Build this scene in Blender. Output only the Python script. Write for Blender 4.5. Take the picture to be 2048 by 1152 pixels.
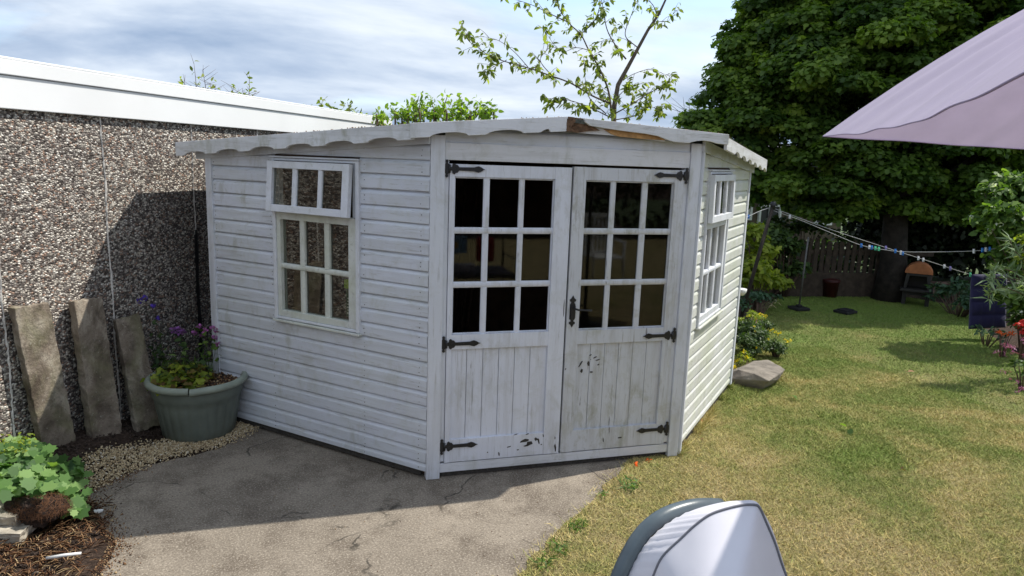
import bpy, math, random
import numpy as np
from mathutils import Vector, Matrix

for o in list(bpy.data.objects): bpy.data.objects.remove(o)
SC = bpy.context.scene
COL = SC.collection

# ------------------------------------------------------------------ camera
PITCH, ROLL, YAW, FOC = 0.179247, 0.035744, 0.292529, 1414.98
CAM = Vector((-0.65533, -3.77243, 1.81478))
_fw = Vector((math.sin(YAW)*math.cos(PITCH), math.cos(YAW)*math.cos(PITCH), -math.sin(PITCH)))
_rt = Vector((math.cos(YAW), -math.sin(YAW), 0)); _up = _rt.cross(_fw)
RT = math.cos(ROLL)*_rt + math.sin(ROLL)*_up
UP = -math.sin(ROLL)*_rt + math.cos(ROLL)*_up
cd = bpy.data.cameras.new('camera'); cam = bpy.data.objects.new('camera', cd); COL.objects.link(cam)
cd.sensor_width = 36; cd.lens = FOC/2048*36; cd.clip_end = 500; cd.clip_start = 0.05
cam.matrix_world = Matrix(((RT.x, UP.x, -_fw.x, CAM.x), (RT.y, UP.y, -_fw.y, CAM.y), (RT.z, UP.z, -_fw.z, CAM.z), (0, 0, 0, 1)))
SC.camera = cam

# ------------------------------------------------------------------ sky and sun
SUN = Vector((1.42, 0.23, 1.98)).normalized()
SUN_EL = math.asin(SUN.z); SUN_AZ = math.atan2(SUN.x, SUN.y)
w = bpy.data.worlds.new('World'); SC.world = w; w.use_nodes = True
nt = w.node_tree; nt.nodes.clear()
def N(nt, typ, **kw):
    n = nt.nodes.new(typ)
    for k, v in kw.items():
        if k.startswith('i_'):
            key = k[2:].replace('_', ' ')
            n.inputs[int(key) if key.isdigit() else key].default_value = v
        else: setattr(n, k, v)
    return n
def L(nt, a, b): nt.links.new(a, b)
def ramp(nt, src, stops, interp='LINEAR'):
    r = nt.nodes.new('ShaderNodeValToRGB'); r.color_ramp.interpolation = interp
    e = r.color_ramp.elements
    while len(e) < len(stops): e.new(0.5)
    for el, (p, c) in zip(e, stops):
        el.position = p; el.color = (c, c, c, 1) if isinstance(c, (int, float)) else (*c, 1)
    if src is not None: nt.links.new(src, r.inputs[0])
    return r.outputs[0]
def mix(nt, fac, a, b, mode='MIX'):
    m = nt.nodes.new('ShaderNodeMix'); m.data_type = 'RGBA'; m.blend_type = mode
    for sock, v in ((m.inputs[0], fac), (m.inputs[6], a), (m.inputs[7], b)):
        if isinstance(v, (int, float)): sock.default_value = v
        elif isinstance(v, tuple): sock.default_value = (*v, 1)
        else: nt.links.new(v, sock)
    return m.outputs[2]
def mth(nt, op, a, b=0.0):
    m = nt.nodes.new('ShaderNodeMath'); m.operation = op
    for s, v in ((m.inputs[0], a), (m.inputs[1], b)):
        if isinstance(v, (int, float)): s.default_value = v
        else: nt.links.new(v, s)
    return m.outputs[0]
sky = N(nt, 'ShaderNodeTexSky', sky_type='NISHITA', sun_disc=False, sun_elevation=SUN_EL, sun_rotation=SUN_AZ)
tc = N(nt, 'ShaderNodeTexCoord'); sx = N(nt, 'ShaderNodeSeparateXYZ'); L(nt, tc.outputs['Generated'], sx.inputs[0])
zz = mth(nt, 'ADD', mth(nt, 'MAXIMUM', sx.outputs[2], 0.0), 0.27)
cx = N(nt, 'ShaderNodeCombineXYZ'); L(nt, mth(nt, 'DIVIDE', sx.outputs[0], zz), cx.inputs[0]); L(nt, mth(nt, 'DIVIDE', sx.outputs[1], zz), cx.inputs[1])
mp = N(nt, 'ShaderNodeMapping'); mp.inputs['Location'].default_value = (3.1, 1.7, 0); mp.inputs['Rotation'].default_value = (0, 0, 0.35); mp.inputs['Scale'].default_value = (0.85, 1.5, 1); L(nt, cx.outputs[0], mp.inputs[0])
n1 = N(nt, 'ShaderNodeTexNoise', i_Scale=0.8, i_Detail=9.0, i_Roughness=0.52, i_Distortion=0.35); L(nt, mp.outputs[0], n1.inputs['Vector'])
n2 = N(nt, 'ShaderNodeTexNoise', i_Scale=0.95, i_Detail=9.0, i_Roughness=0.56, i_Distortion=0.25); L(nt, mp.outputs[0], n2.inputs['Vector'])
cover = ramp(nt, n1.outputs[0], [(0.31, 0.0), (0.45, 1.0)])
shade = ramp(nt, n2.outputs[0], [(0.34, (2.0, 2.75, 4.0)), (0.46, (3.3, 4.0, 5.1)), (0.55, (4.7, 5.3, 6.1)), (0.66, (6.2, 6.6, 7.1))])
blue = mix(nt, 1.0, sky.outputs[0], (1.5, 1.5, 1.5), 'MULTIPLY')
base = mix(nt, 0.45, blue, (3.7, 5.1, 7.2))
skyc = mix(nt, cover, base, shade)
bg = N(nt, 'ShaderNodeBackground', i_Strength=0.12); L(nt, skyc, bg.inputs[0])
wo = N(nt, 'ShaderNodeOutputWorld'); L(nt, bg.outputs[0], wo.inputs[0])
sd = bpy.data.lights.new('sun', 'SUN'); sd.energy = 3.9; sd.angle = math.radians(0.55); sd.color = (1.0, 0.95, 0.86)
so = bpy.data.objects.new('sun', sd); COL.objects.link(so); so.rotation_euler = SUN.to_track_quat('Z', 'Y').to_euler()
SC.view_settings.view_transform = 'Standard'; SC.view_settings.look = 'None'; SC.view_settings.gamma = 1
SC.view_settings.exposure = 0.46; SC.view_settings.use_curve_mapping = False

# ------------------------------------------------------------------ geometry of the view (measured points of the place)
def raydir(px, py): return RT*((px-1024)/FOC) - UP*((py-576)/FOC) + _fw
def W(px, py, d): return CAM + raydir(px, py)*d                 # point at depth d
def G(px, py, z=0.0):
    r = raydir(px, py); return CAM + r*((z-CAM.z)/r.z)          # point on level z
def PL(px, py, P, n):
    r = raydir(px, py); return CAM + r*((Vector(P)-CAM).dot(n)/r.dot(n))

# ------------------------------------------------------------------ object helpers
def tag(o, label=None, cat=None, group=None, kind=None):
    if label: o['label'] = label
    if cat: o['category'] = cat
    if group: o['group'] = group
    if kind: o['kind'] = kind
    return o
def empty(name, loc, label, cat, group=None, rz=0):
    o = bpy.data.objects.new(name, None); COL.objects.link(o); o.location = loc; o.rotation_euler = (0, 0, rz)
    o.empty_display_size = 0.1
    return tag(o, label, cat, group)
def link(name, me, parent=None, bev=0):
    o = bpy.data.objects.new(name, me); COL.objects.link(o)
    if parent is not None:
        o.parent = parent; bpy_loc = parent_world(parent); o.matrix_parent_inverse = bpy_loc.inverted()
    if bev:
        b = o.modifiers.new('bevel', 'BEVEL'); b.width = bev; b.segments = 2; b.limit_method = 'ANGLE'; b.angle_limit = math.radians(40)
    return o
def parent_world(p):
    m = Matrix.LocRotScale(p.location, p.rotation_euler, p.scale)
    if p.parent is not None: m = parent_world(p.parent) @ p.matrix_parent_inverse @ m
    return m
def copy_tree(o, parent=None):
    c = o.copy(); COL.objects.link(c)
    if parent is not None: c.parent = parent
    for ch in [x for x in COL.objects if x.parent == o]: copy_tree(ch, c)
    return c
class MB:
    def __init__(s, T=None): s.v = []; s.f = []; s.m = []; s.T = T or (lambda p: Vector(p)); s.mi = 0; s.sm = []
    def add(s, vs, fs, smooth=False):
        b = len(s.v); s.v += [tuple(s.T(p)) for p in vs]
        for f in fs: s.f.append(tuple(b+i for i in f)); s.m.append(s.mi); s.sm.append(smooth)
    def box(s, x0, x1, y0, y1, z0, z1):
        s.add([(x0,y0,z0),(x1,y0,z0),(x1,y1,z0),(x0,y1,z0),(x0,y0,z1),(x1,y0,z1),(x1,y1,z1),(x0,y1,z1)],
              [(0,3,2,1),(4,5,6,7),(0,1,5,4),(1,2,6,5),(2,3,7,6),(3,0,4,7)])
    def prism(s, poly, d0, d1, ax=1):        # polygon in two axes, extruded along axis ax
        n = len(poly)
        def P(a, b, d): return (a, d, b) if ax == 1 else ((a, b, d) if ax == 2 else (d, a, b))
        vs = [P(a, b, d0) for a, b in poly] + [P(a, b, d1) for a, b in poly]
        s.add(vs, [tuple(range(n)), tuple(range(2*n-1, n-1, -1))] + [(i, i+n, (i+1) % n + n, (i+1) % n) for i in range(n)])
    def tube(s, pts, rad, k=8, cap=True):
        pts = [Vector(p) for p in pts]; n = len(pts)
        if isinstance(rad, (int, float)): rad = [rad]*n
        vs = []; ref = None
        for i, p in enumerate(pts):
            t = (pts[min(i+1, n-1)] - pts[max(i-1, 0)]).normalized()
            if ref is None: ref = Vector((0, 0, 1)) if abs(t.z) < 0.9 else Vector((1, 0, 0))
            a = t.cross(ref).normalized(); b = a.cross(t).normalized(); ref = b
            for j in range(k):
                th = 2*math.pi*j/k; vs.append(p + (a*math.cos(th) + b*math.sin(th))*rad[i])
        fs = [(i*k+j, i*k+(j+1) % k, (i+1)*k+(j+1) % k, (i+1)*k+j) for i in range(n-1) for j in range(k)]
        if cap: fs += [tuple(range(k-1, -1, -1)), tuple((n-1)*k+j for j in range(k))]
        s.add(vs, fs, True)
    def lathe(s, prof, c=(0, 0, 0), k=32, fn=None):
        vs = []
        for i, (r, z) in enumerate(prof):
            for j in range(k):
                th = 2*math.pi*j/k; q = r*(fn(th, i) if fn else 1)
                vs.append((c[0]+q*math.cos(th), c[1]+q*math.sin(th), c[2]+z))
        n = len(prof)
        s.add(vs, [(i*k+j, i*k+(j+1) % k, (i+1)*k+(j+1) % k, (i+1)*k+j) for i in range(n-1) for j in range(k)], True)
    def build(s, name, mats, parent=None, bev=0, smooth=False):
        me = bpy.data.meshes.new(name); me.from_pydata(s.v, [], s.f)
        for m in (mats if isinstance(mats, (list, tuple)) else [mats]): me.materials.append(m)
        me.polygons.foreach_set('material_index', s.m)
        me.polygons.foreach_set('use_smooth', [True]*len(s.f) if smooth else s.sm)
        me.update()
        return link(name, me, parent, bev)
def npmesh(name, V, F, mat, parent=None, tint=None, smooth=False):
    V = np.asarray(V, np.float32); F = np.asarray(F, np.int32); k = F.shape[1]
    me = bpy.data.meshes.new(name); me.vertices.add(len(V)); me.vertices.foreach_set('co', V.ravel())
    me.loops.add(F.size); me.loops.foreach_set('vertex_index', F.ravel())
    me.polygons.add(len(F)); me.polygons.foreach_set('loop_start', np.arange(len(F), dtype=np.int32)*k)
    me.polygons.foreach_set('loop_total', np.full(len(F), k, np.int32))
    if smooth: me.polygons.foreach_set('use_smooth', np.ones(len(F), bool))
    me.materials.append(mat); me.update(calc_edges=True)
    if tint is not None:
        a = me.attributes.new('tint', 'FLOAT', 'POINT'); a.data.foreach_set('value', np.asarray(tint, np.float32))
    return link(name, me, parent)
LEAF = {'diamond': [(0, 0), (.5, .5), (1, 0), (.5, -.5)],
        'ovate': [(0, 0), (.3, .42), (.65, .36), (1, 0), (.65, -.36), (.3, -.42)],
        'maple': [(0, 0), (.12, .5), (.42, .34), (.62, .55), (1, 0), (.62, -.55), (.42, -.34), (.12, -.5)],
        'lance': [(0, 0), (.35, .3), (1, 0), (.35, -.3)]}
def leaves(name, P, Nrm, size, width, mat, rng, shape='ovate', parent=None, jitter=0.5, svar=0.35, tint=None, along=None):
    """P: (n,3) leaf bases, Nrm: (n,3) facing; one polygon per leaf, slightly folded."""
    n = len(P); P = np.asarray(P, float)
    Nn = np.asarray(Nrm, float) + rng.normal(0, jitter, (n, 3)); Nn /= np.linalg.norm(Nn, axis=1)[:, None]+1e-9
    A = rng.normal(0, 1, (n, 3)) if along is None else np.asarray(along) + rng.normal(0, .35, (n, 3))
    A -= (A*Nn).sum(1)[:, None]*Nn; A /= np.linalg.norm(A, axis=1)[:, None]+1e-9
    B = np.cross(Nn, A)
    s = size*(1+rng.uniform(-svar, svar, n))
    T = np.array(LEAF[shape]); k = len(T)
    fold = np.abs(T[:, 1])*0.35
    V = P[:, None, :] + s[:, None, None]*(T[None, :, 0, None]*A[:, None, :] + T[None, :, 1, None]*width*B[:, None, :] + fold[None, :, None]*Nn[:, None, :])
    F = np.arange(n*k).reshape(n, k)
    t = rng.uniform(0, 1, n) if tint is None else np.clip(tint + rng.uniform(-.15, .15, n), 0, 1)
    return npmesh(name, V.reshape(-1, 3), F, mat, parent, np.repeat(t, k))
def clumps(centers, radii, per, rng, flat=0.55, up=0.75, shell=0.35):
    """leaf positions on domed clumps around the centres"""
    P = []; Q = []
    for c, r in zip(centers, radii):
        n = max(6, int(per*(r**2)))
        d = rng.normal(0, 1, (n, 3)); d /= np.linalg.norm(d, axis=1)[:, None]
        d[:, 2] = np.abs(d[:, 2])*rng.choice([1, 1, 1, -0.5], n)
        rad = r*(1-shell*rng.uniform(0, 1, n)**1.5)
        p = d*rad[:, None]; p[:, 2] *= flat
        P.append(p+np.asarray(c)); q = d*0.8; q[:, 2] += up; Q.append(q)
    return np.concatenate(P), np.concatenate(Q)

# ------------------------------------------------------------------ materials
def mat(name, col=(.5, .5, .5), rough=.7, metal=0, spec=.5):
    m = bpy.data.materials.new(name); m.use_nodes = True; b = m.node_tree.nodes['Principled BSDF']
    b.inputs['Base Color'].default_value = (*col, 1); b.inputs['Roughness'].default_value = rough
    b.inputs['Metallic'].default_value = metal; b.inputs['Specular IOR Level'].default_value = spec
    return m, m.node_tree, b
def objco(nt): return N(nt, 'ShaderNodeTexCoord').outputs['Object']
def geoco(nt): return N(nt, 'ShaderNodeNewGeometry').outputs['Position']
def noise(nt, co, sc, det=4.0, rg=.55, dist=0.0, stretch=None, out=0):
    if stretch:
        m = N(nt, 'ShaderNodeMapping'); m.inputs['Scale'].default_value = stretch; L(nt, co, m.inputs[0]); co = m.outputs[0]
    n = N(nt, 'ShaderNodeTexNoise', i_Scale=sc, i_Detail=det, i_Roughness=rg, i_Distortion=dist); L(nt, co, n.inputs['Vector']); return n.outputs[out]
def bump(nt, b, h, strength=.3, dist=.01):
    n = N(nt, 'ShaderNodeBump', i_Strength=strength, i_Distance=dist); L(nt, h, n.inputs['Height']); L(nt, n.outputs[0], b.inputs['Normal'])
def plain(name, col, rough=.7, var=.25, sc=18, metal=0, spec=.4, bmp=.15):
    m, nt, b = mat(name, col, rough, metal, spec); co = geoco(nt)
    n = noise(nt, co, sc, 6)
    d = tuple(c*(1-var) for c in col); l = tuple(min(1, c*(1+var)) for c in col)
    L(nt, ramp(nt, n, [(.3, d), (.7, l)]), b.inputs['Base Color'])
    if bmp: bump(nt, b, noise(nt, co, sc*4, 4), bmp, .004)
    return m
M = {}
def white_wood(name, base, grain, dirt=.5, algae=0.0, chips=.0, along='u'):
    """weathered white gloss paint on timber; grain is the stretch along the board"""
    m, nt, b = mat(name, base, .55, 0, .35); co = geoco(nt)
    col = mix(nt, ramp(nt, noise(nt, co, 2.2, 5), [(.35, 0.0), (.7, .6)]), tuple(base), tuple(c*.84 for c in base))
    g = noise(nt, co, 9, 6, .65, .4, grain)
    col = mix(nt, ramp(nt, g, [(.48, 0.0), (.72, .5*dirt)]), col, (.36, .35, .33))
    g2 = noise(nt, co, 34, 5, .7, .2, grain)
    col = mix(nt, ramp(nt, g2, [(.58, 0.0), (.68, .55*dirt)]), col, (.30, .29, .27))
    blot = noise(nt, co, 5.5, 8, .7, .6)
    col = mix(nt, ramp(nt, blot, [(.53, 0.0), (.72, .55*dirt)]), col, (.38, .38, .31))
    sm = noise(nt, co, 11, 6, .7, .3, (1, 1, .45)); sm2 = noise(nt, co, 1.7, 3)
    col = mix(nt, mth(nt, 'MULTIPLY', ramp(nt, sm, [(.50, 0.0), (.66, .8*dirt)]), ramp(nt, sm2, [(.46, 0.0), (.60, .8)])), col, (.33, .33, .27))
    if algae:
        a = noise(nt, co, 3.2, 7, .65, .5); col = mix(nt, ramp(nt, a, [(.38, 0.0), (.62, algae)]), col, (.52, .56, .40))
    if chips:
        c1 = noise(nt, co, 16, 4, .7, .3, grain); c2 = noise(nt, co, 2.1, 2)
        f = mth(nt, 'MULTIPLY', ramp(nt, c1, [(.655, 0.0), (.675, 1.0)]), ramp(nt, c2, [(.5, 0.0), (.56, chips)]))
        col = mix(nt, f, col, (.09, .07, .055))
    L(nt, col, b.inputs['Base Color'])
    bump(nt, b, mth(nt, 'ADD', g, mth(nt, 'MULTIPLY', g2, .6)), .35, .004)
    return m
WHT = (.675, .70, .765)
M['clad'] = white_wood('weathered_white_cladding', (.645, .675, .75), (.16, .16, 2.2), .95, .14)
M['clad_r'] = white_wood('weathered_white_cladding_green', (.71, .72, .71), (.16, .16, 2.2), .6, .5)
M['vert'] = white_wood('white_painted_upright', WHT, (2.2, 2.2, .14), .7, .05)
M['doorL'] = white_wood('white_door_paint', (.70, .725, .80), (2.0, 2.0, .14), .7, 0, .5)
M['doorR'] = white_wood('worn_white_door_paint', (.60, .62, .66), (2.0, 2.0, .14), 1.35, 0, .7)
M['horz'] = white_wood('white_painted_rail', (.70, .71, .75), (.14, 2, 2.2), .8, .05, .8)
M['fascia'] = white_wood('weathered_fascia_paint', (.66, .67, .69), (.15, .15, 2.4), 1.3, .05, .9)
M['winframe'] = white_wood('white_window_paint', (.72, .745, .81), (1, 1, 1), .5, .12)
M['winlow'] = white_wood('mossy_window_paint', (.66, .68, .66), (1, 1, 1), 1.0, .45)
M['barewood'] = plain('bare_dark_wood', (.05, .045, .04), .9, .4, 60)
M['rot'] = plain('rotten_brown_wood', (.13, .075, .045), .95, .6, 40, bmp=.6)
M['fresh'] = plain('freshly_split_timber', (.42, .24, .10), .8, .35, 30)
M['inwood'] = plain('brown_interior_timber', (.10, .06, .04), .8, .35, 8)
M['felt'] = plain('mineral_roof_felt', (.09, .10, .09), .95, .5, 60, bmp=.5)
M['iron'] = plain('black_iron', (.012, .012, .014), .45, .4, 40, spec=.5)
M['pvc'] = plain('white_plastic_fascia', (.83, .84, .85), .35, .03, 2, bmp=0)
M['dark'] = plain('matt_black', (.006, .006, .007), .8, .3, 30)
M['seal'] = plain('pale_mortar_joint', (.62, .59, .55), .95, .35, 50, bmp=.5)
# glass
def glass_mat(name, tint=(.82, .85, .82), f0=.03):
    m = bpy.data.materials.new(name); m.use_nodes = True; nt = m.node_tree; nt.nodes.clear()
    lw = N(nt, 'ShaderNodeLayerWeight', i_Blend=.5); p5 = mth(nt, 'POWER', lw.outputs['Facing'], 4.0); fo = mth(nt, 'ADD', mth(nt, 'MULTIPLY', p5, .9), f0); tr = N(nt, 'ShaderNodeBsdfTransparent'); tr.inputs[0].default_value = (*tint, 1)
    gl = N(nt, 'ShaderNodeBsdfGlossy', i_Roughness=.03); mx = N(nt, 'ShaderNodeMixShader'); ou = N(nt, 'ShaderNodeOutputMaterial')
    gl.inputs[0].default_value = (1, 1, 1, 1)
    L(nt, fo, mx.inputs[0]); L(nt, tr.outputs[0], mx.inputs[1]); L(nt, gl.outputs[0], mx.inputs[2]); L(nt, mx.outputs[0], ou.inputs[0])
    return m
M['glass'] = glass_mat('dusty_door_glass', (.55, .56, .52), .027)
M['glass2'] = glass_mat('dusty_window_glass', (.75, .76, .72), .075)
# pebble dash
m, nt, b = mat('pebble_dash', (.3, .28, .26), .85, 0, .4); co = geoco(nt)
mpp = N(nt, 'ShaderNodeMapping'); mpp.inputs['Rotation'].default_value = (0, 0, -math.radians(60)); mpp.inputs['Scale'].default_value = (.8, 1.0, 1.35); L(nt, co, mpp.inputs[0])
dv = N(nt, 'ShaderNodeTexNoise', i_Scale=30.0, i_Detail=2.0); L(nt, mpp.outputs[0], dv.inputs['Vector'])
wv = N(nt, 'ShaderNodeVectorMath', operation='MULTIPLY_ADD'); L(nt, dv.outputs[1], wv.inputs[0]); wv.inputs[1].default_value = (.012, .012, .012); L(nt, mpp.outputs[0], wv.inputs[2])
vo = N(nt, 'ShaderNodeTexVoronoi', i_Scale=72.0); L(nt, wv.outputs[0], vo.inputs['Vector'])
sc_ = N(nt, 'ShaderNodeSeparateColor'); L(nt, vo.outputs['Color'], sc_.inputs[0])
stone = ramp(nt, sc_.outputs[0], [(0, (.075, .06, .052)), (.17, (.16, .13, .115)), (.36, (.36, .24, .18)), (.46, (.25, .22, .20)), (.6, (.46, .42, .37)), (.78, (.66, .60, .52)), (.93, (.85, .81, .74))], 'CONSTANT')
gap = ramp(nt, vo.outputs['Distance'], [(.40, 0.0), (.78, .75)])
big = ramp(nt, noise(nt, co, 1.3, 4), [(.35, 1.0), (.65, 1.15)])
c_ = mix(nt, 1.0, mix(nt, gap, stone, (.03, .027, .025)), big, 'MULTIPLY')
L(nt, c_, b.inputs['Base Color'])
hgt = ramp(nt, vo.outputs['Distance'], [(0, 1.0), (.65, 0.0)], 'EASE'); bump(nt, b, mth(nt, 'ADD', hgt, mth(nt, 'MULTIPLY', sc_.outputs[1], .6)), .9, .009)
M['dash'] = m
# concrete patio
m, nt, b = mat('worn_concrete', (.3, .28, .25), .9, 0, .3); co = geoco(nt)
c_ = ramp(nt, noise(nt, co, 1.6, 6, .6, .4), [(.3, (.18, .152, .120)), (.7, (.295, .252, .200))])
c_ = mix(nt, ramp(nt, noise(nt, co, 2.6, 10, .75, .12), [(.46, 0.0), (.60, .8)]), c_, (.105, .083, .063))
c_ = mix(nt, ramp(nt, noise(nt, co, 110, 3, .7), [(.50, 0.0), (.70, .75)]), c_, (.50, .44, .36))
c_ = mix(nt, ramp(nt, noise(nt, co, 75, 3, .7, 0, (1, 1.3, 1)), [(.50, 0.0), (.68, .65)]), c_, (.09, .075, .06))
v2 = N(nt, 'ShaderNodeTexNoise', i_Scale=2.5, i_Detail=6.0); L(nt, co, v2.inputs['Vector'])
wv = N(nt, 'ShaderNodeVectorMath', operation='MULTIPLY_ADD'); L(nt, v2.outputs[1], wv.inputs[0]); wv.inputs[1].default_value = (.5, .5, .5); L(nt, co, wv.inputs[2])
ve = N(nt, 'ShaderNodeTexVoronoi', feature='DISTANCE_TO_EDGE', i_Scale=1.35); L(nt, wv.outputs[0], ve.inputs['Vector'])
cr = mth(nt, 'MULTIPLY', ramp(nt, ve.outputs['Distance'], [(.003, 1.0), (.010, 0.0)]), ramp(nt, noise(nt, co, 2.7, 3), [(.47, 0.0), (.57, .85)]))
c_ = mix(nt, cr, c_, (.045, .04, .032))
L(nt, c_, b.inputs['Base Color'])
bump(nt, b, mth(nt, 'SUBTRACT', noise(nt, co, 90, 5, .7), mth(nt, 'MULTIPLY', cr, 1.5)), .5, .006)
M['conc'] = m
# soil
m, nt, b = mat('dark_soil', (.06, .04, .03), .97, 0, .2); co = geoco(nt)
c_ = ramp(nt, noise(nt, co, 45, 6, .7), [(.3, (.020, .014, .011)), (.55, (.065, .043, .032)), (.75, (.16, .115, .085))])
L(nt, c_, b.inputs['Base Color']); bump(nt, b, noise(nt, co, 60, 6, .7), .9, .02); M['soil'] = m
def lawn_color(nt, co):
    big = noise(nt, co, .55, 4, .55, .3); mid = noise(nt, co, 2.3, 5, .6, .5); fine = noise(nt, co, 26, 5, .7)
    sp = N(nt, 'ShaderNodeSeparateXYZ'); L(nt, co, sp.inputs[0])
    # the lawn stays greener far from the sunny patio edge, towards the trees
    far = mth(nt, 'MULTIPLY', mth(nt, 'ADD', sp.outputs[0], mth(nt, 'MULTIPLY', sp.outputs[1], .7)), .055)
    f = mth(nt, 'ADD', mth(nt, 'ADD', mth(nt, 'MULTIPLY', big, .75), mth(nt, 'MULTIPLY', mid, .75)), mth(nt, 'MULTIPLY', fine, .35))
    f = mth(nt, 'ADD', f, mth(nt, 'SUBTRACT', far, .222))
    return ramp(nt, f, [(.69, (.53, .435, .225)), (.81, (.45, .39, .17)), (.92, (.31, .32, .115)), (1.0, (.255, .285, .09))]), f
m, nt, b = mat('dry_lawn', (.3, .28, .12), .95, 0, .15); co = geoco(nt)
c_, f_ = lawn_color(nt, co)
c_ = mix(nt, ramp(nt, mth(nt, 'SUBTRACT', f_, .5), [(.45, 0.0), (.7, 1.0)]), c_, (.19, .275, .065))
c_ = mix(nt, ramp(nt, noise(nt, co, 120, 4, .7, 0), [(.42, 0.0), (.66, .9)]), c_, (.10, .088, .035))
c_ = mix(nt, ramp(nt, noise(nt, co, 85, 3, .7, 0), [(.58, 0.0), (.70, .55)]), c_, (.62, .52, .30))
L(nt, c_, b.inputs['Base Color']); bump(nt, b, noise(nt, co, 90, 6, .75), 1.0, .03); M['lawn'] = m
m, nt, b = mat('grass_blades', (.2, .2, .06), .8, 0, .2); co = geoco(nt)
c_, f_ = lawn_color(nt, co)
c_ = mix(nt, ramp(nt, mth(nt, 'SUBTRACT', f_, .5), [(.45, 0.0), (.7, 1.0)]), c_, (.19, .275, .065))
at = N(nt, 'ShaderNodeAttribute', attribute_name='tint')
c_ = mix(nt, 1.0, c_, ramp(nt, at.outputs['Fac'], [(0, (.72, .88, .6)), (.5, (1.0, 1.0, .92)), (1, (1.38, 1.28, 1.08))]), 'MULTIPLY')
L(nt, c_, b.inputs['Base Color']); M['blade'] = m
M['field'] = plain('far_grass', (.06, .09, .03), .95, .3, .8)
def foliage(name, dark, mid, light, trans=.35, rough=.55):
    m = bpy.data.materials.new(name); m.use_nodes = True; nt = m.node_tree; b = nt.nodes['Principled BSDF']; out = nt.nodes['Material Output']
    at = N(nt, 'ShaderNodeAttribute', attribute_name='tint')
    c = ramp(nt, at.outputs['Fac'], [(0, dark), (.55, mid), (1, light)])
    L(nt, c, b.inputs['Base Color']); b.inputs['Roughness'].default_value = rough; b.inputs['Specular IOR Level'].default_value = .35
    tr = N(nt, 'ShaderNodeBsdfTranslucent'); L(nt, mix(nt, 1.0, c, (1.5, 1.7, .6), 'MULTIPLY'), tr.inputs[0])
    mx = N(nt, 'ShaderNodeMixShader'); mx.inputs[0].default_value = trans
    L(nt, b.outputs[0], mx.inputs[1]); L(nt, tr.outputs[0], mx.inputs[2]); L(nt, mx.outputs[0], out.inputs[0])
    return m
M['maple'] = foliage('broad_tree_leaves', (.04, .085, .015), (.115, .19, .03), (.25, .34, .055), .45)
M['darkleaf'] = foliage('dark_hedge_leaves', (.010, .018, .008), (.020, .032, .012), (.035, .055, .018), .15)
M['cherry'] = foliage('young_tree_leaves', (.12, .16, .03), (.22, .27, .055), (.36, .39, .10), .5)
M['lime'] = foliage('fresh_green_leaves', (.05, .10, .02), (.10, .18, .035), (.20, .30, .06), .4)
M['bright'] = foliage('bright_spring_leaves', (.11, .18, .03), (.22, .33, .05), (.36, .46, .09), .5)
M['yellowgreen'] = foliage('yellow_green_leaves', (.12, .17, .02), (.24, .30, .03), (.38, .42, .06), .4)
M['shrub'] = foliage('shrub_leaves', (.025, .05, .015), (.055, .10, .025), (.11, .17, .04), .3)
M['mantle'] = foliage('lady_mantle_leaves', (.03, .085, .02), (.11, .22, .055), (.28, .42, .14), .35)
M['bluegreen'] = foliage('blue_green_leaves', (.03, .07, .04), (.06, .12, .07), (.10, .18, .10), .3)
M['greyleaf'] = foliage('grey_green_long_leaves', (.10, .15, .08), (.20, .27, .15), (.33, .40, .26), .3)
M['redleaf'] = foliage('reddish_leaves', (.10, .05, .02), (.16, .13, .03), (.22, .09, .05), .3)
for nm, c in dict(purple=(.27, .11, .36), violet=(.10, .05, .45), pink=(.55, .12, .42), red=(.60, .03, .03), orange=(.75, .13, .02), yellow=(.80, .58, .02), magenta=(.42, .14, .42), whitefl=(.75, .78, .70), heather=(.36, .10, .26)).items():
    M[nm] = foliage(nm+'_petals', tuple(x*.6 for x in c), c, tuple(min(1, x*1.4) for x in c), .3)
M['bark'] = plain('brown_bark', (.10, .075, .055), .9, .45, 30, bmp=.6)
M['twig'] = plain('grey_brown_twig', (.13, .085, .065), .85, .4, 30)
M['darkbark'] = plain('dark_tree_bark', (.028, .022, .018), .95, .5, 12, bmp=.8)
M['slab'] = None
m, nt, b = mat('lichened_concrete_slab', (.3, .26, .2), .95, 0, .2); co = geoco(nt)
c_ = ramp(nt, noise(nt, co, 5, 7, .65, .4), [(.34, (.10, .078, .058)), (.5, (.25, .205, .16)), (.64, (.42, .37, .30))])
c_ = mix(nt, ramp(nt, noise(nt, co, 7, 7, .75, .3), [(.50, 0.0), (.62, .65)]), c_, (.085, .07, .052))
c_ = mix(nt, ramp(nt, noise(nt, co, 42, 4, .7), [(.62, 0.0), (.68, .6)]), c_, (.50, .47, .40))
c_ = mix(nt, ramp(nt, noise(nt, co, 130, 3, .7), [(.58, 0.0), (.68, .7)]), c_, (.07, .055, .045))
c_ = mix(nt, ramp(nt, noise(nt, co, 3.1, 5, .6, 1), [(.52, 0.0), (.68, .35)]), c_, (.24, .25, .12))
L(nt, c_, b.inputs['Base Color']); bump(nt, b, noise(nt, co, 45, 7, .75), .8, .012); M['slab'] = m
M['rock'] = plain('grey_brown_rock', (.20, .175, .145), .9, .4, 7, bmp=.8)
M['paleblock'] = plain('pale_weathered_stone', (.36, .32, .26), .95, .5, 14, bmp=.8)
M['gravel'] = None
m, nt, b = mat('buff_gravel', (.45, .36, .22), .85, 0, .3)
at = N(nt, 'ShaderNodeAttribute', attribute_name='tint')
L(nt, ramp(nt, at.outputs['Fac'], [(0, (.34, .25, .14)), (.5, (.55, .43, .26)), (.9, (.68, .57, .38)), (1, (.80, .75, .65))]), b.inputs['Base Color']); M['gravel'] = m
m, nt, b = mat('straw_litter', (.3, .16, .08), .9, 0, .2)
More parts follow.
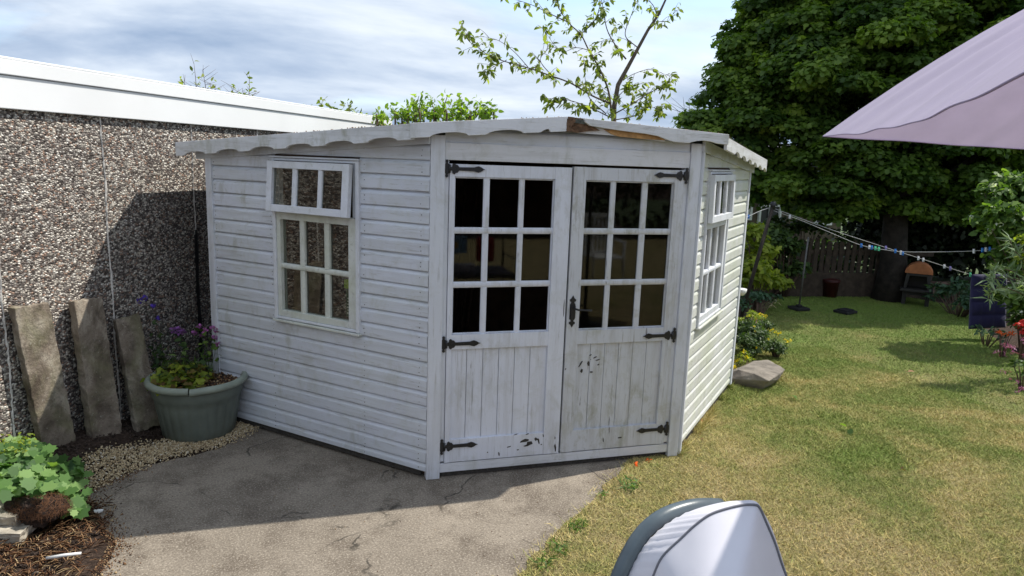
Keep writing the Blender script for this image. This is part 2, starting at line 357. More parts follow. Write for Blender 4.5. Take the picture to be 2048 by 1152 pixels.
at = N(nt, 'ShaderNodeAttribute', attribute_name='tint')
L(nt, ramp(nt, at.outputs['Fac'], [(0, (.05, .025, .015)), (.45, (.15, .07, .035)), (.8, (.28, .17, .09)), (1, (.48, .36, .2))]), b.inputs['Base Color']); M['straw'] = m
M['pot'] = plain('grey_green_plastic_pot', (.125, .145, .122), .5, .3, 5, spec=.45, bmp=.05)
M['potrim'] = plain('faded_green_pot_rim', (.25, .285, .235), .5, .2, 7, spec=.45, bmp=.05)
M['lilac'] = None
def cloth(name, col, trans=.15, sc=900):
    m = bpy.data.materials.new(name); m.use_nodes = True; nt = m.node_tree; b = nt.nodes['Principled BSDF']; out = nt.nodes['Material Output']; co = geoco(nt)
    c = ramp(nt, noise(nt, co, 7, 4), [(.3, tuple(x*.93 for x in col)), (.7, tuple(min(1, x*1.05) for x in col))])
    L(nt, c, b.inputs['Base Color']); b.inputs['Roughness'].default_value = .85; b.inputs['Sheen Weight'].default_value = .15
    bump(nt, b, noise(nt, co, sc, 2), .25, .001)
    tr = N(nt, 'ShaderNodeBsdfTranslucent'); L(nt, c, tr.inputs[0]); mx = N(nt, 'ShaderNodeMixShader'); mx.inputs[0].default_value = trans
    L(nt, b.outputs[0], mx.inputs[1]); L(nt, tr.outputs[0], mx.inputs[2]); L(nt, mx.outputs[0], out.inputs[0])
    return m
M['parasol'] = cloth('lilac_parasol_fabric', (.47, .40, .56), .32)
M['hood'] = cloth('pale_grey_hood_fabric', (.70, .68, .73), .05, 1400)
M['piping'] = plain('grey_piping', (.16, .16, .18), .7, .1, 30)
M['handle'] = plain('slate_grey_plastic', (.085, .11, .125), .35, .08, 30, spec=.5, bmp=.05)
M['navy'] = cloth('navy_quilted_fabric', (.018, .015, .075), .02)
M['blackpl'] = plain('black_rubber', (.012, .012, .013), .6, .3, 30)
M['galv'] = plain('grey_metal_pole', (.10, .095, .09), .5, .3, 30, metal=.3)
M['rope'] = plain('pale_washing_line', (.42, .42, .42), .7, .1, 50)
M['terra'] = plain('terracotta', (.40, .15, .06), .85, .25, 12, bmp=.2)
M['redbin'] = plain('dark_red_plastic', (.05, .009, .008), .5, .3, 12)
M['fence'] = plain('brown_fence_timber', (.060, .043, .031), .9, .4, 14, bmp=.4)
M['housestone'] = plain('sandstone_wall', (.115, .088, .062), .9, .35, 5, bmp=.6)
M['upvc'] = plain('white_window_plastic', (.75, .75, .75), .4, .03, 5, bmp=0)
M['roofslate'] = plain('grey_roof_tiles', (.10, .10, .11), .8, .3, 6)
M['whiteplastic'] = plain('white_garden_plastic', (.78, .78, .76), .4, .06, 6, bmp=0)
for nm, c in dict(pegblue=(.03, .20, .62), pegwhite=(.72, .72, .76), peggreen=(.12, .60, .34), pegpurple=(.26, .22, .52), pegpink=(.55, .15, .28), paleblue=(.30, .50, .65), cushred=(.45, .03, .03), cushyel=(.75, .45, .05), limeplas=(.50, .75, .08), bottlegreen=(.03, .10, .05), labelpale=(.75, .80, .75), greenpl=(.20, .60, .36)).items():
    M[nm] = plain(nm+'_plastic', c, .45, .1, 20, bmp=0)

# ================================================================== THE SETTING
def smooth01(x): x = max(0, min(1, x)); return x*x*(3-2*x)
def hz(x, y):
    """height of the raised bed along the garage wall"""
    a = smooth01((-1.80 + .32*smooth01((y-.1)/.5) - x)/0.45)
    return 0.10*a*smooth01((1.6-y)/.8)
random.seed(3)
# soil everywhere underneath
xs = sorted(set([-60, -20, -8, -5] + [round(-4+.06*i, 3) for i in range(75)] + [1, 3, 8, 20, 60, 120]))
ys = sorted(set([-60, -20, -8] + [round(-2.6+.06*i, 3) for i in range(75)] + [3, 6, 20, 60, 150]))
rr = random.Random(5)
V = []; F = []
for j, y in enumerate(ys):
    for i, x in enumerate(xs):
        near = -4 < x < .5 and -2.6 < y < 2
        V.append((x, y, hz(x, y) - .012 + (rr.uniform(-.008, .008) if near and x < -1.3 else 0)))
for j in range(len(ys)-1):
    for i in range(len(xs)-1):
        a = j*len(xs)+i; F.append((a, a+1, a+1+len(xs), a+len(xs)))
me = bpy.data.meshes.new('ground'); me.from_pydata(V, [], F); me.materials.append(M['soil'])
me.polygons.foreach_set('use_smooth', [True]*len(F)); tag(link('ground', me), kind='structure')
def wob(pts, n=7, amp=.02, seed=1, closed=True):
    r = random.Random(seed); out = []
    for i in range(len(pts) if closed else len(pts)-1):
        a = Vector(pts[i]); b2 = Vector(pts[(i+1) % len(pts)])
        L_ = (b2-a).length
        k = max(1, min(n*4, int(L_/.06))) if L_ < 4 else 1
        for q in range(k):
            p = a.lerp(b2, q/k); out.append((p.x+r.uniform(-amp, amp)*(k > 1), p.y+r.uniform(-amp, amp)*(k > 1)))
    return out
patio_edge_r = [(1.62, .12), (1.42, .0), (1.30, -.04), (1.09, -.26), (.84, -.52), (.58, -.73), (.39, -.92), (.27, -1.06), (.05, -1.5), (-.1, -2.2), (-.3, -4)]
patio_edge_l = [(-1.75, -4), (-1.62, -1.6), (-1.52, -.65), (-1.50, -.38), (-1.63, -.13), (-1.80, .18), (-1.56, .48), (-1.16, .66), (-1.0, .98), (-.95, 1.06)]
poly = wob(patio_edge_r + patio_edge_l + [(-.6, 1.3), (.5, 1.2)], amp=.014, seed=2)
b_ = MB(); b_.prism([(x, y) for x, y in poly][::-1], -.03, .0, ax=2); tag(b_.build('patio', M['conc']), kind='structure')
lawn_poly = wob([(.02, -1.5), (.24, -1.05), (.36, -.91), (.55, -.71), (.81, -.50), (1.06, -.24), (1.28, -.02), (1.42, .03), (1.62, .12), (2.4, 1.6)], amp=.02, seed=4, closed=False) + \
    [(2.6, 1.6), (3.0, 2.2), (3.9, 2.8), (4.6, 3.5), (5.2, 4.2), (6.0, 4.75), (8.0, 4.5), (8.3, 3.6), (7.6, 3.0), (7.0, 2.3), (6.5, 1.6), (6.1, .9), (6.3, -1), (7, -4), (12, -12), (-1, -12), (-.3, -4), (-.1, -2.2)]
b_ = MB(); b_.prism(lawn_poly, -.03, .004, ax=2); tag(b_.build('lawn', M['lawn']), kind='structure')
def inside(poly, X, Y):
    c = np.zeros(len(X), bool); n = len(poly)
    for i in range(n):
        x0, y0 = poly[i]; x1, y1 = poly[(i+1) % n]
        if y0 == y1: continue
        k = ((y0 > Y) != (y1 > Y)) & (X < (x1-x0)*(Y-y0)/(y1-y0)+x0); c ^= k
    return c
b_ = MB(); b_.box(-120, 160, 15, 240, -.03, .004); b_.box(2.5, 160, 5.45, 15, -.03, .003); b_.box(8.6, 160, -30, 5.45, -.03, .003); b_.box(-160, -9, -60, 15, -.03, .003); tag(b_.build('field', M['field']), kind='structure')
# grass blades
rng = np.random.default_rng(7)
def blades(n, x0, x1, y0, y1, h, wd, poly, keep=None):
    X = rng.uniform(x0, x1, n); Y = rng.uniform(y0, y1, n); k = inside(poly, X, Y)
    if keep is not None: k &= keep(X, Y)
    X = X[k]; Y = Y[k]; n = len(X); th = rng.uniform(0, 2*np.pi, n); hh = h*rng.uniform(.4, 1.15, n); ww = wd*rng.uniform(.6, 1.3, n)
    lean = rng.normal(0, .9, (n, 2))*hh[:, None]
    A = np.stack([X-ww*np.cos(th), Y-ww*np.sin(th), np.full(n, .004)], 1); B = np.stack([X+ww*np.cos(th), Y+ww*np.sin(th), np.full(n, .004)], 1)
    Cc = np.stack([X+lean[:, 0], Y+lean[:, 1], .006+hh*.8], 1)
    return np.stack([A, B, Cc], 1).reshape(-1, 3), np.repeat(rng.uniform(0, 1, n), 3)
v1, t1 = blades(260000, .0, 4.6, -1.6, 2.2, .019, .0019, lawn_poly)
v2, t2 = blades(150000, 2.5, 8.3, -.5, 4.8, .021, .003, lawn_poly)
edge = [(p[0]-.05, p[1]+.03) for p in patio_edge_r[:9]]
def nearedge(X, Y):
    d = np.full(len(X), 9.)
    for i in range(1, len(patio_edge_r)-2):
        a = np.array(patio_edge_r[i]); c = np.array(patio_edge_r[i+1]); ab = c-a
        t = np.clip(((X-a[0])*ab[0]+(Y-a[1])*ab[1])/(ab@ab), 0, 1); d = np.minimum(d, np.hypot(X-a[0]-t*ab[0], Y-a[1]-t*ab[1]))
    return d < np.abs(rng.normal(0, .05, len(X)))*(rng.uniform(0, 1, len(X)) < .35)
big_poly = [(-.4, -2.2), (1.9, -2.2), (1.9, .3), (-.4, .3)]
v3, t3 = blades(45000, -.2, 1.7, -1.7, .12, .030, .0022, big_poly, nearedge)
# dry tufts along the foot of the right-hand wall
def footing(X, Y):
    a = np.array([1.607, 0.]); ab = np.array([math.cos(math.radians(45.4)), math.sin(math.radians(45.4))])*1.62
    t = np.clip(((X-a[0])*ab[0]+(Y-a[1])*ab[1])/(ab@ab), 0, 1); d = np.hypot(X-a[0]-t*ab[0], Y-a[1]-t*ab[1]); side = (X-a[0])*ab[1]-(Y-a[1])*ab[0]
    return (d < .02+np.abs(rng.normal(0, .02, len(X)))) & (side > 0) & (np.sin(X*23)+np.sin(X*9+1) > -.3)
v4, t4 = blades(160000, 1.5, 3.1, -.15, 1.5, .06, .0025, [(1.3, -.4), (3.3, -.4), (3.3, 1.7), (1.3, 1.7)], footing)
Vall = np.concatenate([v1, v2, v3, v4]); Tall = np.concatenate([t1, t2, t3, t4])
tag(npmesh('grass', Vall, np.arange(len(Vall)).reshape(-1, 3), M['blade'], None, Tall), 'short dry straw coloured grass of the lawn', 'grass', kind='stuff')

def stones(name, X, Y, Z, S, mat_, label, cat, seed=1, kind='stuff'):
    r = np.random.default_rng(seed); n = len(X)
    O = np.array([(1, 0, 0), (-1, 0, 0), (0, 1, 0), (0, -1, 0), (0, 0, 1), (0, 0, -1)], float)
    Fi = np.array([(0, 2, 4), (2, 1, 4), (1, 3, 4), (3, 0, 4), (2, 0, 5), (1, 2, 5), (3, 1, 5), (0, 3, 5)])
    R = r.normal(0, 1, (n, 3, 3)); Q = np.linalg.qr(R)[0]
    V = (O[None]*r.uniform(.55, 1.2, (n, 6, 1))*np.array([1, .8, .65])) @ Q
    V = V*S[:, None, None]; V[:, :, 0] += X[:, None]; V[:, :, 1] += Y[:, None]; V[:, :, 2] += Z[:, None]
    F = (Fi[None]+6*np.arange(n)[:, None, None]).reshape(-1, 3)
    return tag(npmesh(name, V.reshape(-1, 3), F, mat_, None, np.repeat(r.uniform(0, 1, n), 6)), label, cat, kind=kind)
gp = [(-1.88, .30), (-1.80, .56), (-1.66, .72), (-1.5, .84), (-1.3, .98), (-1.05, 1.12), (-.93, 1.02), (-1.02, .86), (-1.16, .70), (-1.53, .52), (-1.80, .20)]
r_ = np.random.default_rng(11)
X = r_.uniform(-2.1, -.8, 36000); Y = r_.uniform(.05, 1.3, 36000)
k = inside(gp, X + r_.normal(0, .03, 36000), Y + r_.normal(0, .03, 36000)); X = X[k]; Y = Y[k]
Z = np.array([max(hz(x, y)-.004, 0.004) for x, y in zip(X, Y)]) + r_.uniform(0, .012, len(X))
stones('gravel', X, Y, Z, r_.uniform(.004, .0095, len(X)), M['gravel'], 'buff coloured fine gravel scattered round the foot of the plastic planter', 'gravel', 3)
# crumbs washed over the patio edge
n_ = 2600; seg = [(-1.62, -1.4), (-1.52, -.65), (-1.50, -.38), (-1.63, -.13), (-1.80, .18), (-1.56, .48)]
ii = r_.integers(0, 5, n_); tt = r_.uniform(0, 1, n_); sA = np.array(seg); EX = sA[ii]*(1-tt[:, None])+sA[ii+1]*tt[:, None]
EX[:, 0] += np.abs(r_.normal(0, .055, n_))-.03; EX[:, 1] += r_.normal(0, .03, n_)
stones('patio_grit', EX[:, 0], EX[:, 1], np.full(n_, .003), r_.uniform(.0015, .0055, n_)*np.where(r_.uniform(0, 1, n_) < .04, 2.2, 1), M['straw'], 'brown grit and litter washed over the left edge of the concrete', 'grit', 6)
n_ = 420; ax_ = r_.uniform(-1.7, 1.2, n_); ay_ = r_.uniform(-1.4, .9, n_); kk = inside(poly, ax_, ay_)
stones('patio_specks', ax_[kk], ay_[kk], np.full(kk.sum(), .002), r_.uniform(.0015, .0045, kk.sum()), M['straw'], 'small brown specks and leaf bits scattered over the concrete', 'grit', 16)
# loose soil crumbs
X = r_.uniform(-2.6, -1.3, 9000); Y = r_.uniform(-1.6, 1.3, 9000)
k = (X < -1.47 - .25*np.abs(np.sin(Y*2.3)) + (Y > .3)*(Y-.3)*.5) & (X > -2.5+.55*np.maximum(Y, -1)*0); X = X[k]; Y = Y[k]
Z = np.array([hz(x, y)-.006 for x, y in zip(X, Y)])
m = plain('soil_crumbs', (.05, .034, .026), .95, .6, 60); stones('soil_crumbs', X, Y, Z, r_.uniform(.004, .014, len(X)), m, 'loose dark soil crumbs in the bed below the slabs', 'soil', 5)
# straw and root litter in the lower left corner
n = 7000; X = r_.uniform(-2.5, -1.35, n); Y = r_.uniform(-1.5, .1, n)
k = (X < -1.56 - .22*np.clip(Y+.1, 0, 1) - np.abs(r_.normal(0, .07, n))); X = X[k]; Y = Y[k]; n = len(X)
th = r_.uniform(0, 6.28, n); ln = r_.uniform(.015, .07, n); Z = np.array([hz(x, y) for x, y in zip(X, Y)]) + r_.uniform(0, .02, n)
A = np.stack([X, Y, Z], 1); D = np.stack([np.cos(th)*ln, np.sin(th)*ln, r_.normal(0, .012, n)], 1); Wd = np.stack([-np.sin(th), np.cos(th), np.zeros(n)], 1)*.0016
V = np.stack([A-Wd, A+Wd, A+D/2+Wd+[0, 0, .006], A+D, A+D/2-Wd+[0, 0, .006]], 1).reshape(-1, 3)
tag(npmesh('straw_litter', V, np.arange(n*5).reshape(n, 5), M['straw'], None, np.repeat(r_.uniform(0, 1, n), 5)), 'dry brown root and straw litter on the soil at the patio edge', 'litter', kind='stuff')

# ================================================================== GARAGE
WP = Vector((-1.80, 1.25, 0)); WT = Vector((.5, .866025, 0)); WN = Vector((.866025, -.5, 0))
def TW(p): return WP + WT*p[0] + WN*p[1] + Vector((0, 0, p[2]))       # (along, out, up)
gar = empty('garage', tuple(WP), 'long pebble dashed garage wall with white plastic fascia behind the summerhouse', 'garage')
b_ = MB(TW); b_.box(-8, 4.3, -4.2, 0, -.1, 2.02); b_.build('wall', M['dash'], gar)
b_ = MB(TW); b_.box(-8.05, 4.35, -.02, .030, 1.985, 2.155); b_.box(-8.05, 4.35, -.02, .042, 2.158, 2.235)
b_.box(-8.05, 4.35, -4.25, .036, 2.237, 2.25); b_.build('fascia', M['pvc'], gar, .004)
r2 = random.Random(9)
for t, top, bot in ((-.80, 1.42, 0), (-.05, 1.98, 0), (.775, 1.98, .9), (1.6, 1.98, 0), (-1.6, 1.98, 0), (-2.4, 1.98, 0)):
    b_ = MB(TW); n = 70; vs = []
    for i in range(n+1):
        z = bot+(top-bot)*i/n; c = t+.004*math.sin(z*9+t*5)+r2.uniform(-.003, .003); w2 = r2.uniform(.003, .0095)
        vs += [(c-w2, .0025, z), (c+w2, .0025, z), (c, .008, z)]
    fs = []
    for i in range(n): a = i*3; fs += [(a, a+2, a+5, a+3), (a+2, a+1, a+4, a+5)]
    b_.add(vs, fs); b_.build('panel_joint', M['seal'], gar)
b_ = MB(TW); vs = []; n = 40  # near-black raised strip over the lower part of one joint
for i in range(n+1):
    z = .05+1.17*i/n; c = .775+.004*math.sin(z*9+.775*5); w2 = (.020+r2.uniform(-.004, .006))*(1-.5*max(0, i-36)/4)
    vs += [(c-w2, .003, z), (c+w2, .003, z), (c, .012, z)]
fs = []
for i in range(n): a = i*3; fs += [(a, a+2, a+5, a+3), (a+2, a+1, a+4, a+5)]
b_.add(vs, fs); b_.build('dark_strip', M['dark'], gar)

# ================================================================== SUMMERHOUSE
ANG = math.radians(45.4)
UW = 1.607; LA = 1.722; LC = 1.607
dL = Vector((-math.cos(ANG), math.sin(ANG), 0)); nL = Vector((-math.sin(ANG), -math.cos(ANG), 0))
dR = Vector((math.cos(ANG), math.sin(ANG), 0)); nR = Vector((math.sin(ANG), -math.cos(ANG), 0))
PB = Vector((0, 0, 0)); PC = Vector((UW, 0, 0)); PA = PB+dL*LA; PD = PC+dR*LC
def TF(p): return Vector((p[0], -p[1], p[2]))
def TL(p): return PB + dL*p[0] + nL*p[1] + Vector((0, 0, p[2]))
def TR(p): return PC + dR*p[0] + nR*p[1] + Vector((0, 0, p[2]))
sh = empty('summerhouse', (0.8, 0.8, 0), 'weathered white corner summerhouse with double glazed doors and scalloped fascia', 'summerhouse')
S_ = 0.085; Z0 = 1.80
def siding(T, u0, u1, z_lo, ztop, hole=None, seed=0, zoff=0., rows=None, nails=()):
    b = MB(T); r = random.Random(seed)
    for k in range(-3, 21):
        za = Z0+zoff-(k+1)*S_; zb = za+S_
        if rows and not (rows[0] <= k <= rows[1]): continue
        if za > max(ztop(u0), ztop(u1)): continue
        if k == 20: za = z_lo
        ivs = [(u0, u1)]
        if hole and zb > hole[2]+.012 and za < hole[3]-.012: ivs = [(u0, hole[0]+.01), (hole[1]-.01, u1)]
        jo = r.uniform(-.0012, .0012); jz = r.uniform(-.0015, .0015)
        h = zb-za
        prof = [(.0, 0), (.0195, .000), (.0215, .003), (.0215, h-.026), (.0185, h-.019), (.0120, h-.010), (.005, h-.004), (.002, h+.002)]
        for a, c in ivs:
            n = max(1, int((c-a)/.22))
            rows_ = []
            for i in range(n+1):
                u = a+(c-a)*i/n; zt = ztop(u)
                jj = jz+.0012*math.sin(u*2.1+k*1.7)
                rows_.append([(u, o+jo, min(za+q+jj, zt)) for o, q in prof])
            m_ = len(prof); vs = [p for rw in rows_ for p in rw]
            fs = [(i*m_+j, (i+1)*m_+j, (i+1)*m_+j+1, i*m_+j+1) for i in range(n) for j in range(m_-1)]
            b.add(vs, fs)
            for nu_ in nails:
                if a < nu_ < c and min(zb, zb) < ztop(nu_)-.01:
                    for q_ in (.018, .046):
                        if r.random() < .75:
                            x_ = nu_+r.uniform(-.004, .004); z_ = za+q_+r.uniform(-.004, .004); s2 = r.uniform(.0014, .0028); b.mi = 1; b.box(x_-s2, x_+s2, .0215+jo-.001, .0215+jo+.0008, z_-s2, z_+s2); b.mi = 0
    # backing inside face
    return b
def roofline(T):
    return None
ztL = lambda u: 1.945 - (1.945-1.82)*u/LA
ztR = lambda u: 1.965 - (1.965-1.85)*u/LC
ztF = lambda u: 1.945+(2.02-1.945)*(u+.1)/.85 if u < .75 else 2.02-(2.02-1.965)*(u-.75)/.95
winL = (.457, 1.14, .79, 1.777); winR = (.20, .875, .80, 1.79)
siding(TL, -.019, LA, .048, ztL, winL, 1, nails=(.035, .428, 1.168, LA-.055)).build('left_wall_cladding', [M['clad'], M['barewood']], sh)
siding(TR, .016, LC, .062, ztR, winR, 2, .013, nails=(.06, .165, .905, LC-.05)).build('right_wall_cladding', [M['clad_r'], M['barewood']], sh)
siding(TF, .078, 1.53, 1.893, ztF, None, 3, 0.093-S_, (-3, -2)).build('gable_cladding', M['clad'], sh)
def shell(T, u0, u1, zt, hole, name):
    b = MB(T); y0, y1 = -.035, -.0005
    def wallbit(a, c, lo, hi): b.box(a, c, y0, y1, lo, hi)
    top = min(zt(u0), zt(u1))-.004
    if hole:
        wallbit(u0, hole[0]+.035, .05, top); wallbit(hole[1]-.035, u1, .05, top); wallbit(hole[0]+.035, hole[1]-.035, .05, hole[2]+.035); wallbit(hole[0]+.035, hole[1]-.035, hole[3]-.035, top)
    else: wallbit(u0, u1, .05, top)
    return b.build(name, M['inwood'], sh)
shell(TL, .03, LA-.02, ztL, winL, 'left_inner_wall'); shell(TR, .03, LC-.02, ztR, winR, 'right_inner_wall')
# back walls meet at the far corner
K = Vector((.90, 3.15, 0)); K2 = Vector((-.10, 3.18, 0))
for P_, Q_, nm in ((PA, K2, 'back_left_wall'), (PD, K, 'back_right_wall'), (K2, K, 'back_wall')):
    dd = (Q_-P_); ln = dd.length; dd.normalize(); nn = Vector((-dd.y, dd.x, 0)) if P_ is not PD else Vector((dd.y, -dd.x, 0))
    b_ = MB(lambda p, P_=P_, dd=dd, nn=nn: P_+dd*p[0]+nn*p[1]+Vector((0, 0, p[2]))); b_.box(0.0, ln, -.0, .03, .04, 1.86); b_.build(nm, M['inwood'], sh)
b_ = MB(); b_.prism([(.0, .02), (UW, .02), (PD.x-.03, PD.y), (K.x, K.y-.05), (K2.x, K2.y-.05), (PA.x+.03, PA.y)], .02, .06, ax=2); b_.build('floor', M['inwood'], sh)
# corner posts
b_ = MB(TF); b_.box(0, .078, -.02, .034, .002, 1.93); b_.build('corner_post', M['vert'], sh, .003)
b_ = MB(TF); b_.box(1.535, 1.603, -.02, .034, .006, 1.945); b_.build('corner_post', M['vert'], sh, .003)
b_ = MB(TR); b_.box(-.004, .020, .0, .034, .008, 1.94); b_.build('corner_trim', M['vert'], sh, .003)
b_ = MB(TL); b_.box(LA-.035, LA+.022, -.02, .030, .03, 1.80); b_.build('end_trim', M['vert'], sh, .003)
b_ = MB(TR); b_.box(LC-.028, LC+.022, -.02, .030, .04, 1.83); b_.build('end_trim', M['vert'], sh, .003)
b_ = MB(TL); b_.box(0.03, LA-.03, -.03, .006, .012, .046); b_.build('base_bearer', M['barewood'], sh)
b_ = MB(TR); b_.box(0.03, LC-.03, -.03, .006, .012, .060); b_.build('base_bearer', M['barewood'], sh)
b_ = MB(TF); b_.box(.079, 1.534, -.03, .006, .005, .032); b_.build('base_bearer', M['barewood'], sh)
# door surround
b_ = MB(TF); b_.box(.079, 1.534, -.02, .026, 1.802, 1.893); b_.build('lintel', M['horz'], sh, .002)
b_ = MB(TF); b_.box(.079, 1.534, -.02, .022, .033, .087); b_.build('threshold', M['horz'], sh, .003)
for a, c in ((.079, .1025), (1.508, 1.534)):
    b_ = MB(TF); b_.box(a, c, -.02, .020, .100, 1.801); b_.build('door_jamb', M['vert'], sh, .002)
# --- doors
def spear_hinge(T, u0, z, s, o):
    """black strap hinge: u0 is the pin, s the direction of the strap"""
    b = MB(T)
    P = [(0, .007), (.028, .010), (.030, .024), (.040, .030), (.048, .022), (.058, .020), (.066, .009), (.148, .010), (.160, .014), (.172, .017), (.186, .012), (.200, .003), (.210, 0)]
    poly_ = [(u0+s*a, z+c) for a, c in P] + [(u0+s*a, z-c) for a, c in P[-2::-1]]
    if s < 0: poly_ = poly_[::-1]
    b.prism(poly_, o, o+.005)
    but = [(0, -.048), (.008, -.040), (.004, -.030), (.012, -.022), (.016, -.010), (.016, .010), (.012, .022), (.004, .030), (.008, .040), (0, .048), (-.009, .040), (-.005, .030), (-.011, .022), (-.013, 0), (-.011, -.022), (-.005, -.030), (-.009, -.040)]
    poly_ = [(u0+s*a, z+c) for a, c in but]
    if s < 0: poly_ = poly_[::-1]
    b.prism(poly_, o, o+.006)
    b.tube([(u0+s*.014, o+.006, z-.022), (u0+s*.014, o+.006, z+.022)], .006, 8)
    for a, c in ((.045, 0), (.115, 0), (.170, 0)): b.lathe([(0.0045, 0), (.0035, .0025), (0.0001, .003)], (u0+s*a, 0, 0), 6) if False else b.box(u0+s*a-.003, u0+s*a+.003, o+.005, o+.0075, z-.003, z+.003)
    return b
def bars(b, us, zs, uo0, uo1, zo0, zo1, y0, y1):
    """rounded glazing bars: us vertical bar spans, zs horizontal bar spans"""
    def hbar(z0, z1, a, c):
        zc = (z0+z1)/2; h = (z1-z0)/2; pr = [(y0, z0), (y1-.005, z0), (y1-.001, z0+h*.45), (y1, zc), (y1-.001, z1-h*.45), (y1-.005, z1), (y0, z1)]
        vs = [(a, o, z) for o, z in pr]+[(c, o, z) for o, z in pr]; n = len(pr)
        b.add(vs, [(i, i+1, i+1+n, i+n) for i in range(n-1)]+[tuple(range(n)), tuple(range(2*n-1, n-1, -1))])
    def vbar(u0, u1, a, c):
        uc = (u0+u1)/2; h = (u1-u0)/2; pr = [(u0, y0), (u0, y1-.006), (u0+h*.55, y1-.002), (uc, y1-.001), (u1-h*.55, y1-.002), (u1, y1-.006), (u1, y0)]
        vs = [(u, o, a) for u, o in pr]+[(u, o, c) for u, o in pr]; n = len(pr)
        b.add(vs, [(i, i+1, i+1+n, i+n) for i in range(n-1)]+[tuple(range(n)), tuple(range(2*n-1, n-1, -1))])
    for z0, z1 in zs: hbar(z0, z1, uo0, uo1)
    e = [zo0]+[q for z0, z1 in zs for q in (z0, z1)]+[zo1]
    for u0, u1 in us:
        for i in range(0, len(e), 2): vbar(u0, u1, e[i]-.0004, e[i+1]+.0004)
def chip(b, T, pts, o):
    b.mi = 1; b.prism(pts, o, o+.0012); b.mi = 0
def blotch(cx_, cz, a, c, rot=0., seed=0, n=9):
    r = random.Random(seed); out = []
    for i in range(n):
        th = 2*math.pi*i/n; q = r.uniform(.65, 1.15); x = a*q*math.cos(th); y = c*q*math.sin(th)
        out.append((cx_+x*math.cos(rot)-y*math.sin(rot), cz+x*math.sin(rot)+y*math.cos(rot)))
    return out
def make_door(u0, u1, gl, gr, vb, side, wood, zb, label, missing):
    d = MB(TF); y0, y1 = -.012, .026; ft = y1+.0
    ztp = 1.783 if side < 0 else 1.789; d.box(u0, gl, y0, y1, zb, ztp); d.box(gr, u1, y0, y1, zb, ztp)                     # stiles
    d.box(gl+.0002, gr-.0002, y0, y1-.0015, 1.716, ztp-.001); d.box(gl+.0002, gr-.0002, y0, y1-.0015, .762, .845)     # rails
    d.box(gl+.0002, gr-.0002, y0, y1-.0015, zb+.001, .228)
    # sloping weathered top edges of the lower rails
    if side > 0:
        for i, q in enumerate([(1.172-.02, .604, .004, .014, .6), (1.181, .61, .004, .010, -.7)]): pass
        MK = [((595, 298), (26, 14), .5), ((685, 342), (42, 15), .35), ((735, 390), (45, 14), .25), ((600, 382), (11, 9), 0), ((750, 478), (26, 16), .3), ((610, 624), (36, 15), 0), ((555, 460), (26, 55), .25), ((405, 470), (18, 92), -.55), ((425, 600), (28, 45), 0), ((100, 552), (12, 26), -.5)]
        for i, ((mx_, my_), (a, c), rot) in enumerate(MK):
            q = PL(1120+mx_/9.6, 680+my_/9.6, (0, -.02, 0), Vector((0, -1, 0)))
            on_plank = mx_ > 330
            chip(d, TF, blotch(q.x, q.z, a/9.6*.0031, c/9.6*.0031, rot, i, 11), y1 if not on_plank else .0105)
        chip(d, TF, blotch(1.20, .157, .022, .005, .1, 31), y1-.0015); chip(d, TF, blotch(1.09, .150, .004, .016, .1, 32), y1-.0015)
        chip(d, TF, blotch(1.128, .262, .002, .032, 0, 33), .0105)
    else:
        for i, (a, z, w_, h_) in enumerate([(.585, .188, .030, .012), (.615, .170, .022, .014), (.655, .192, .010, .012), (.672, .178, .005, .020), (.60, .157, .022, .006), (.49, .158, .014, .004), (.43, .118, .004, .016), (.545, .135, .008, .004), (.70, .21, .004, .012), (.69, .155, .005, .004), (.36, .135, .004, .004), (.60, .228, .012, .004), (.53, .232, .016, .003)]):
            chip(d, TF, blotch(a, z, w_, h_, .2, 50+i), y1-.0015)
        chip(d, TF, blotch(.778, .13, .006, .03, .1, 70), y1); chip(d, TF, blotch(.775, .19, .003, .012, .1, 71), y1)
        chip(d, TF, blotch(.79, .98, .003, .05, 0, 72), y1)
    door = d.build('door', [wood, M['barewood']], sh, .0022)
    door['label'] = label
    b = MB(TF); bars(b, vb, [(1.110, 1.143), (1.410, 1.444)], gl+.0003, gr-.0003, .845, 1.716, .0, .019); b.build('glazing_bars', wood, door)
    # beading round the glass
    b = MB(TF)
    for q in ((gl, gl+.007), (gr-.007, gr)): b.box(q[0]+.0003, q[1]-.0003, 0, .014, .846, 1.715)
    b.box(gl+.008, gr-.008, 0, .0135, .846, .853); b.box(gl+.008, gr-.008, 0, .0135, 1.708, 1.715); b.build('glazing_bead', wood, door, .002)
    # tongue and groove planks
    b = MB(TF); n = 6; e = [gl-.001+(gr-gl+.002)*i/n*.985 for i in range(n)]+[gr+.001]
    for i in range(n): b.box(e[i]+.0012, e[i+1]-.0012, -.004, .0092+.0006*(i % 2), .222, .768)
    pn = b.build('plank_panel', [wood, M['barewood']], door, .0022)
    b = MB(TF); b.box(gl-.001, gr+.001, -.008, -.0045, .222, .768); b.build('panel_backing', M['barewood'], door)
    for z0, z1 in ((.848, 1.108), (1.146, 1.408), (1.447, 1.712)):
        if missing and z1 != 1.408: continue
        b = MB(TF); b.box(gl+.002, gr-.002, .002, .0035, z0-.01, z1+.01); b.build('glass_pane', M['glass'], door)
    for z in (1.757, .795, .192):
        spear_hinge(TF, .089 if side < 0 else 1.517, z, 1 if side < 0 else -1, y1+.0005).build('hinge', M['iron'], door)
    return door
dl = make_door(.105, .800, .133, .703, [(.296, .330), (.498, .529)], -1, M['doorL'], .0925, 'left door, chipped at the foot', True)
dr = make_door(.812, 1.505, .887, 1.445, [(1.046, 1.078), (1.244, 1.280)], 1, M['doorR'], .0935, 'right door with black peeled marks and iron handle', False)
b_ = MB(TF); b_.box(.8005, .812, -.015, .004, .10, 1.774); b_.build('door_stop', M['barewood'], sh)
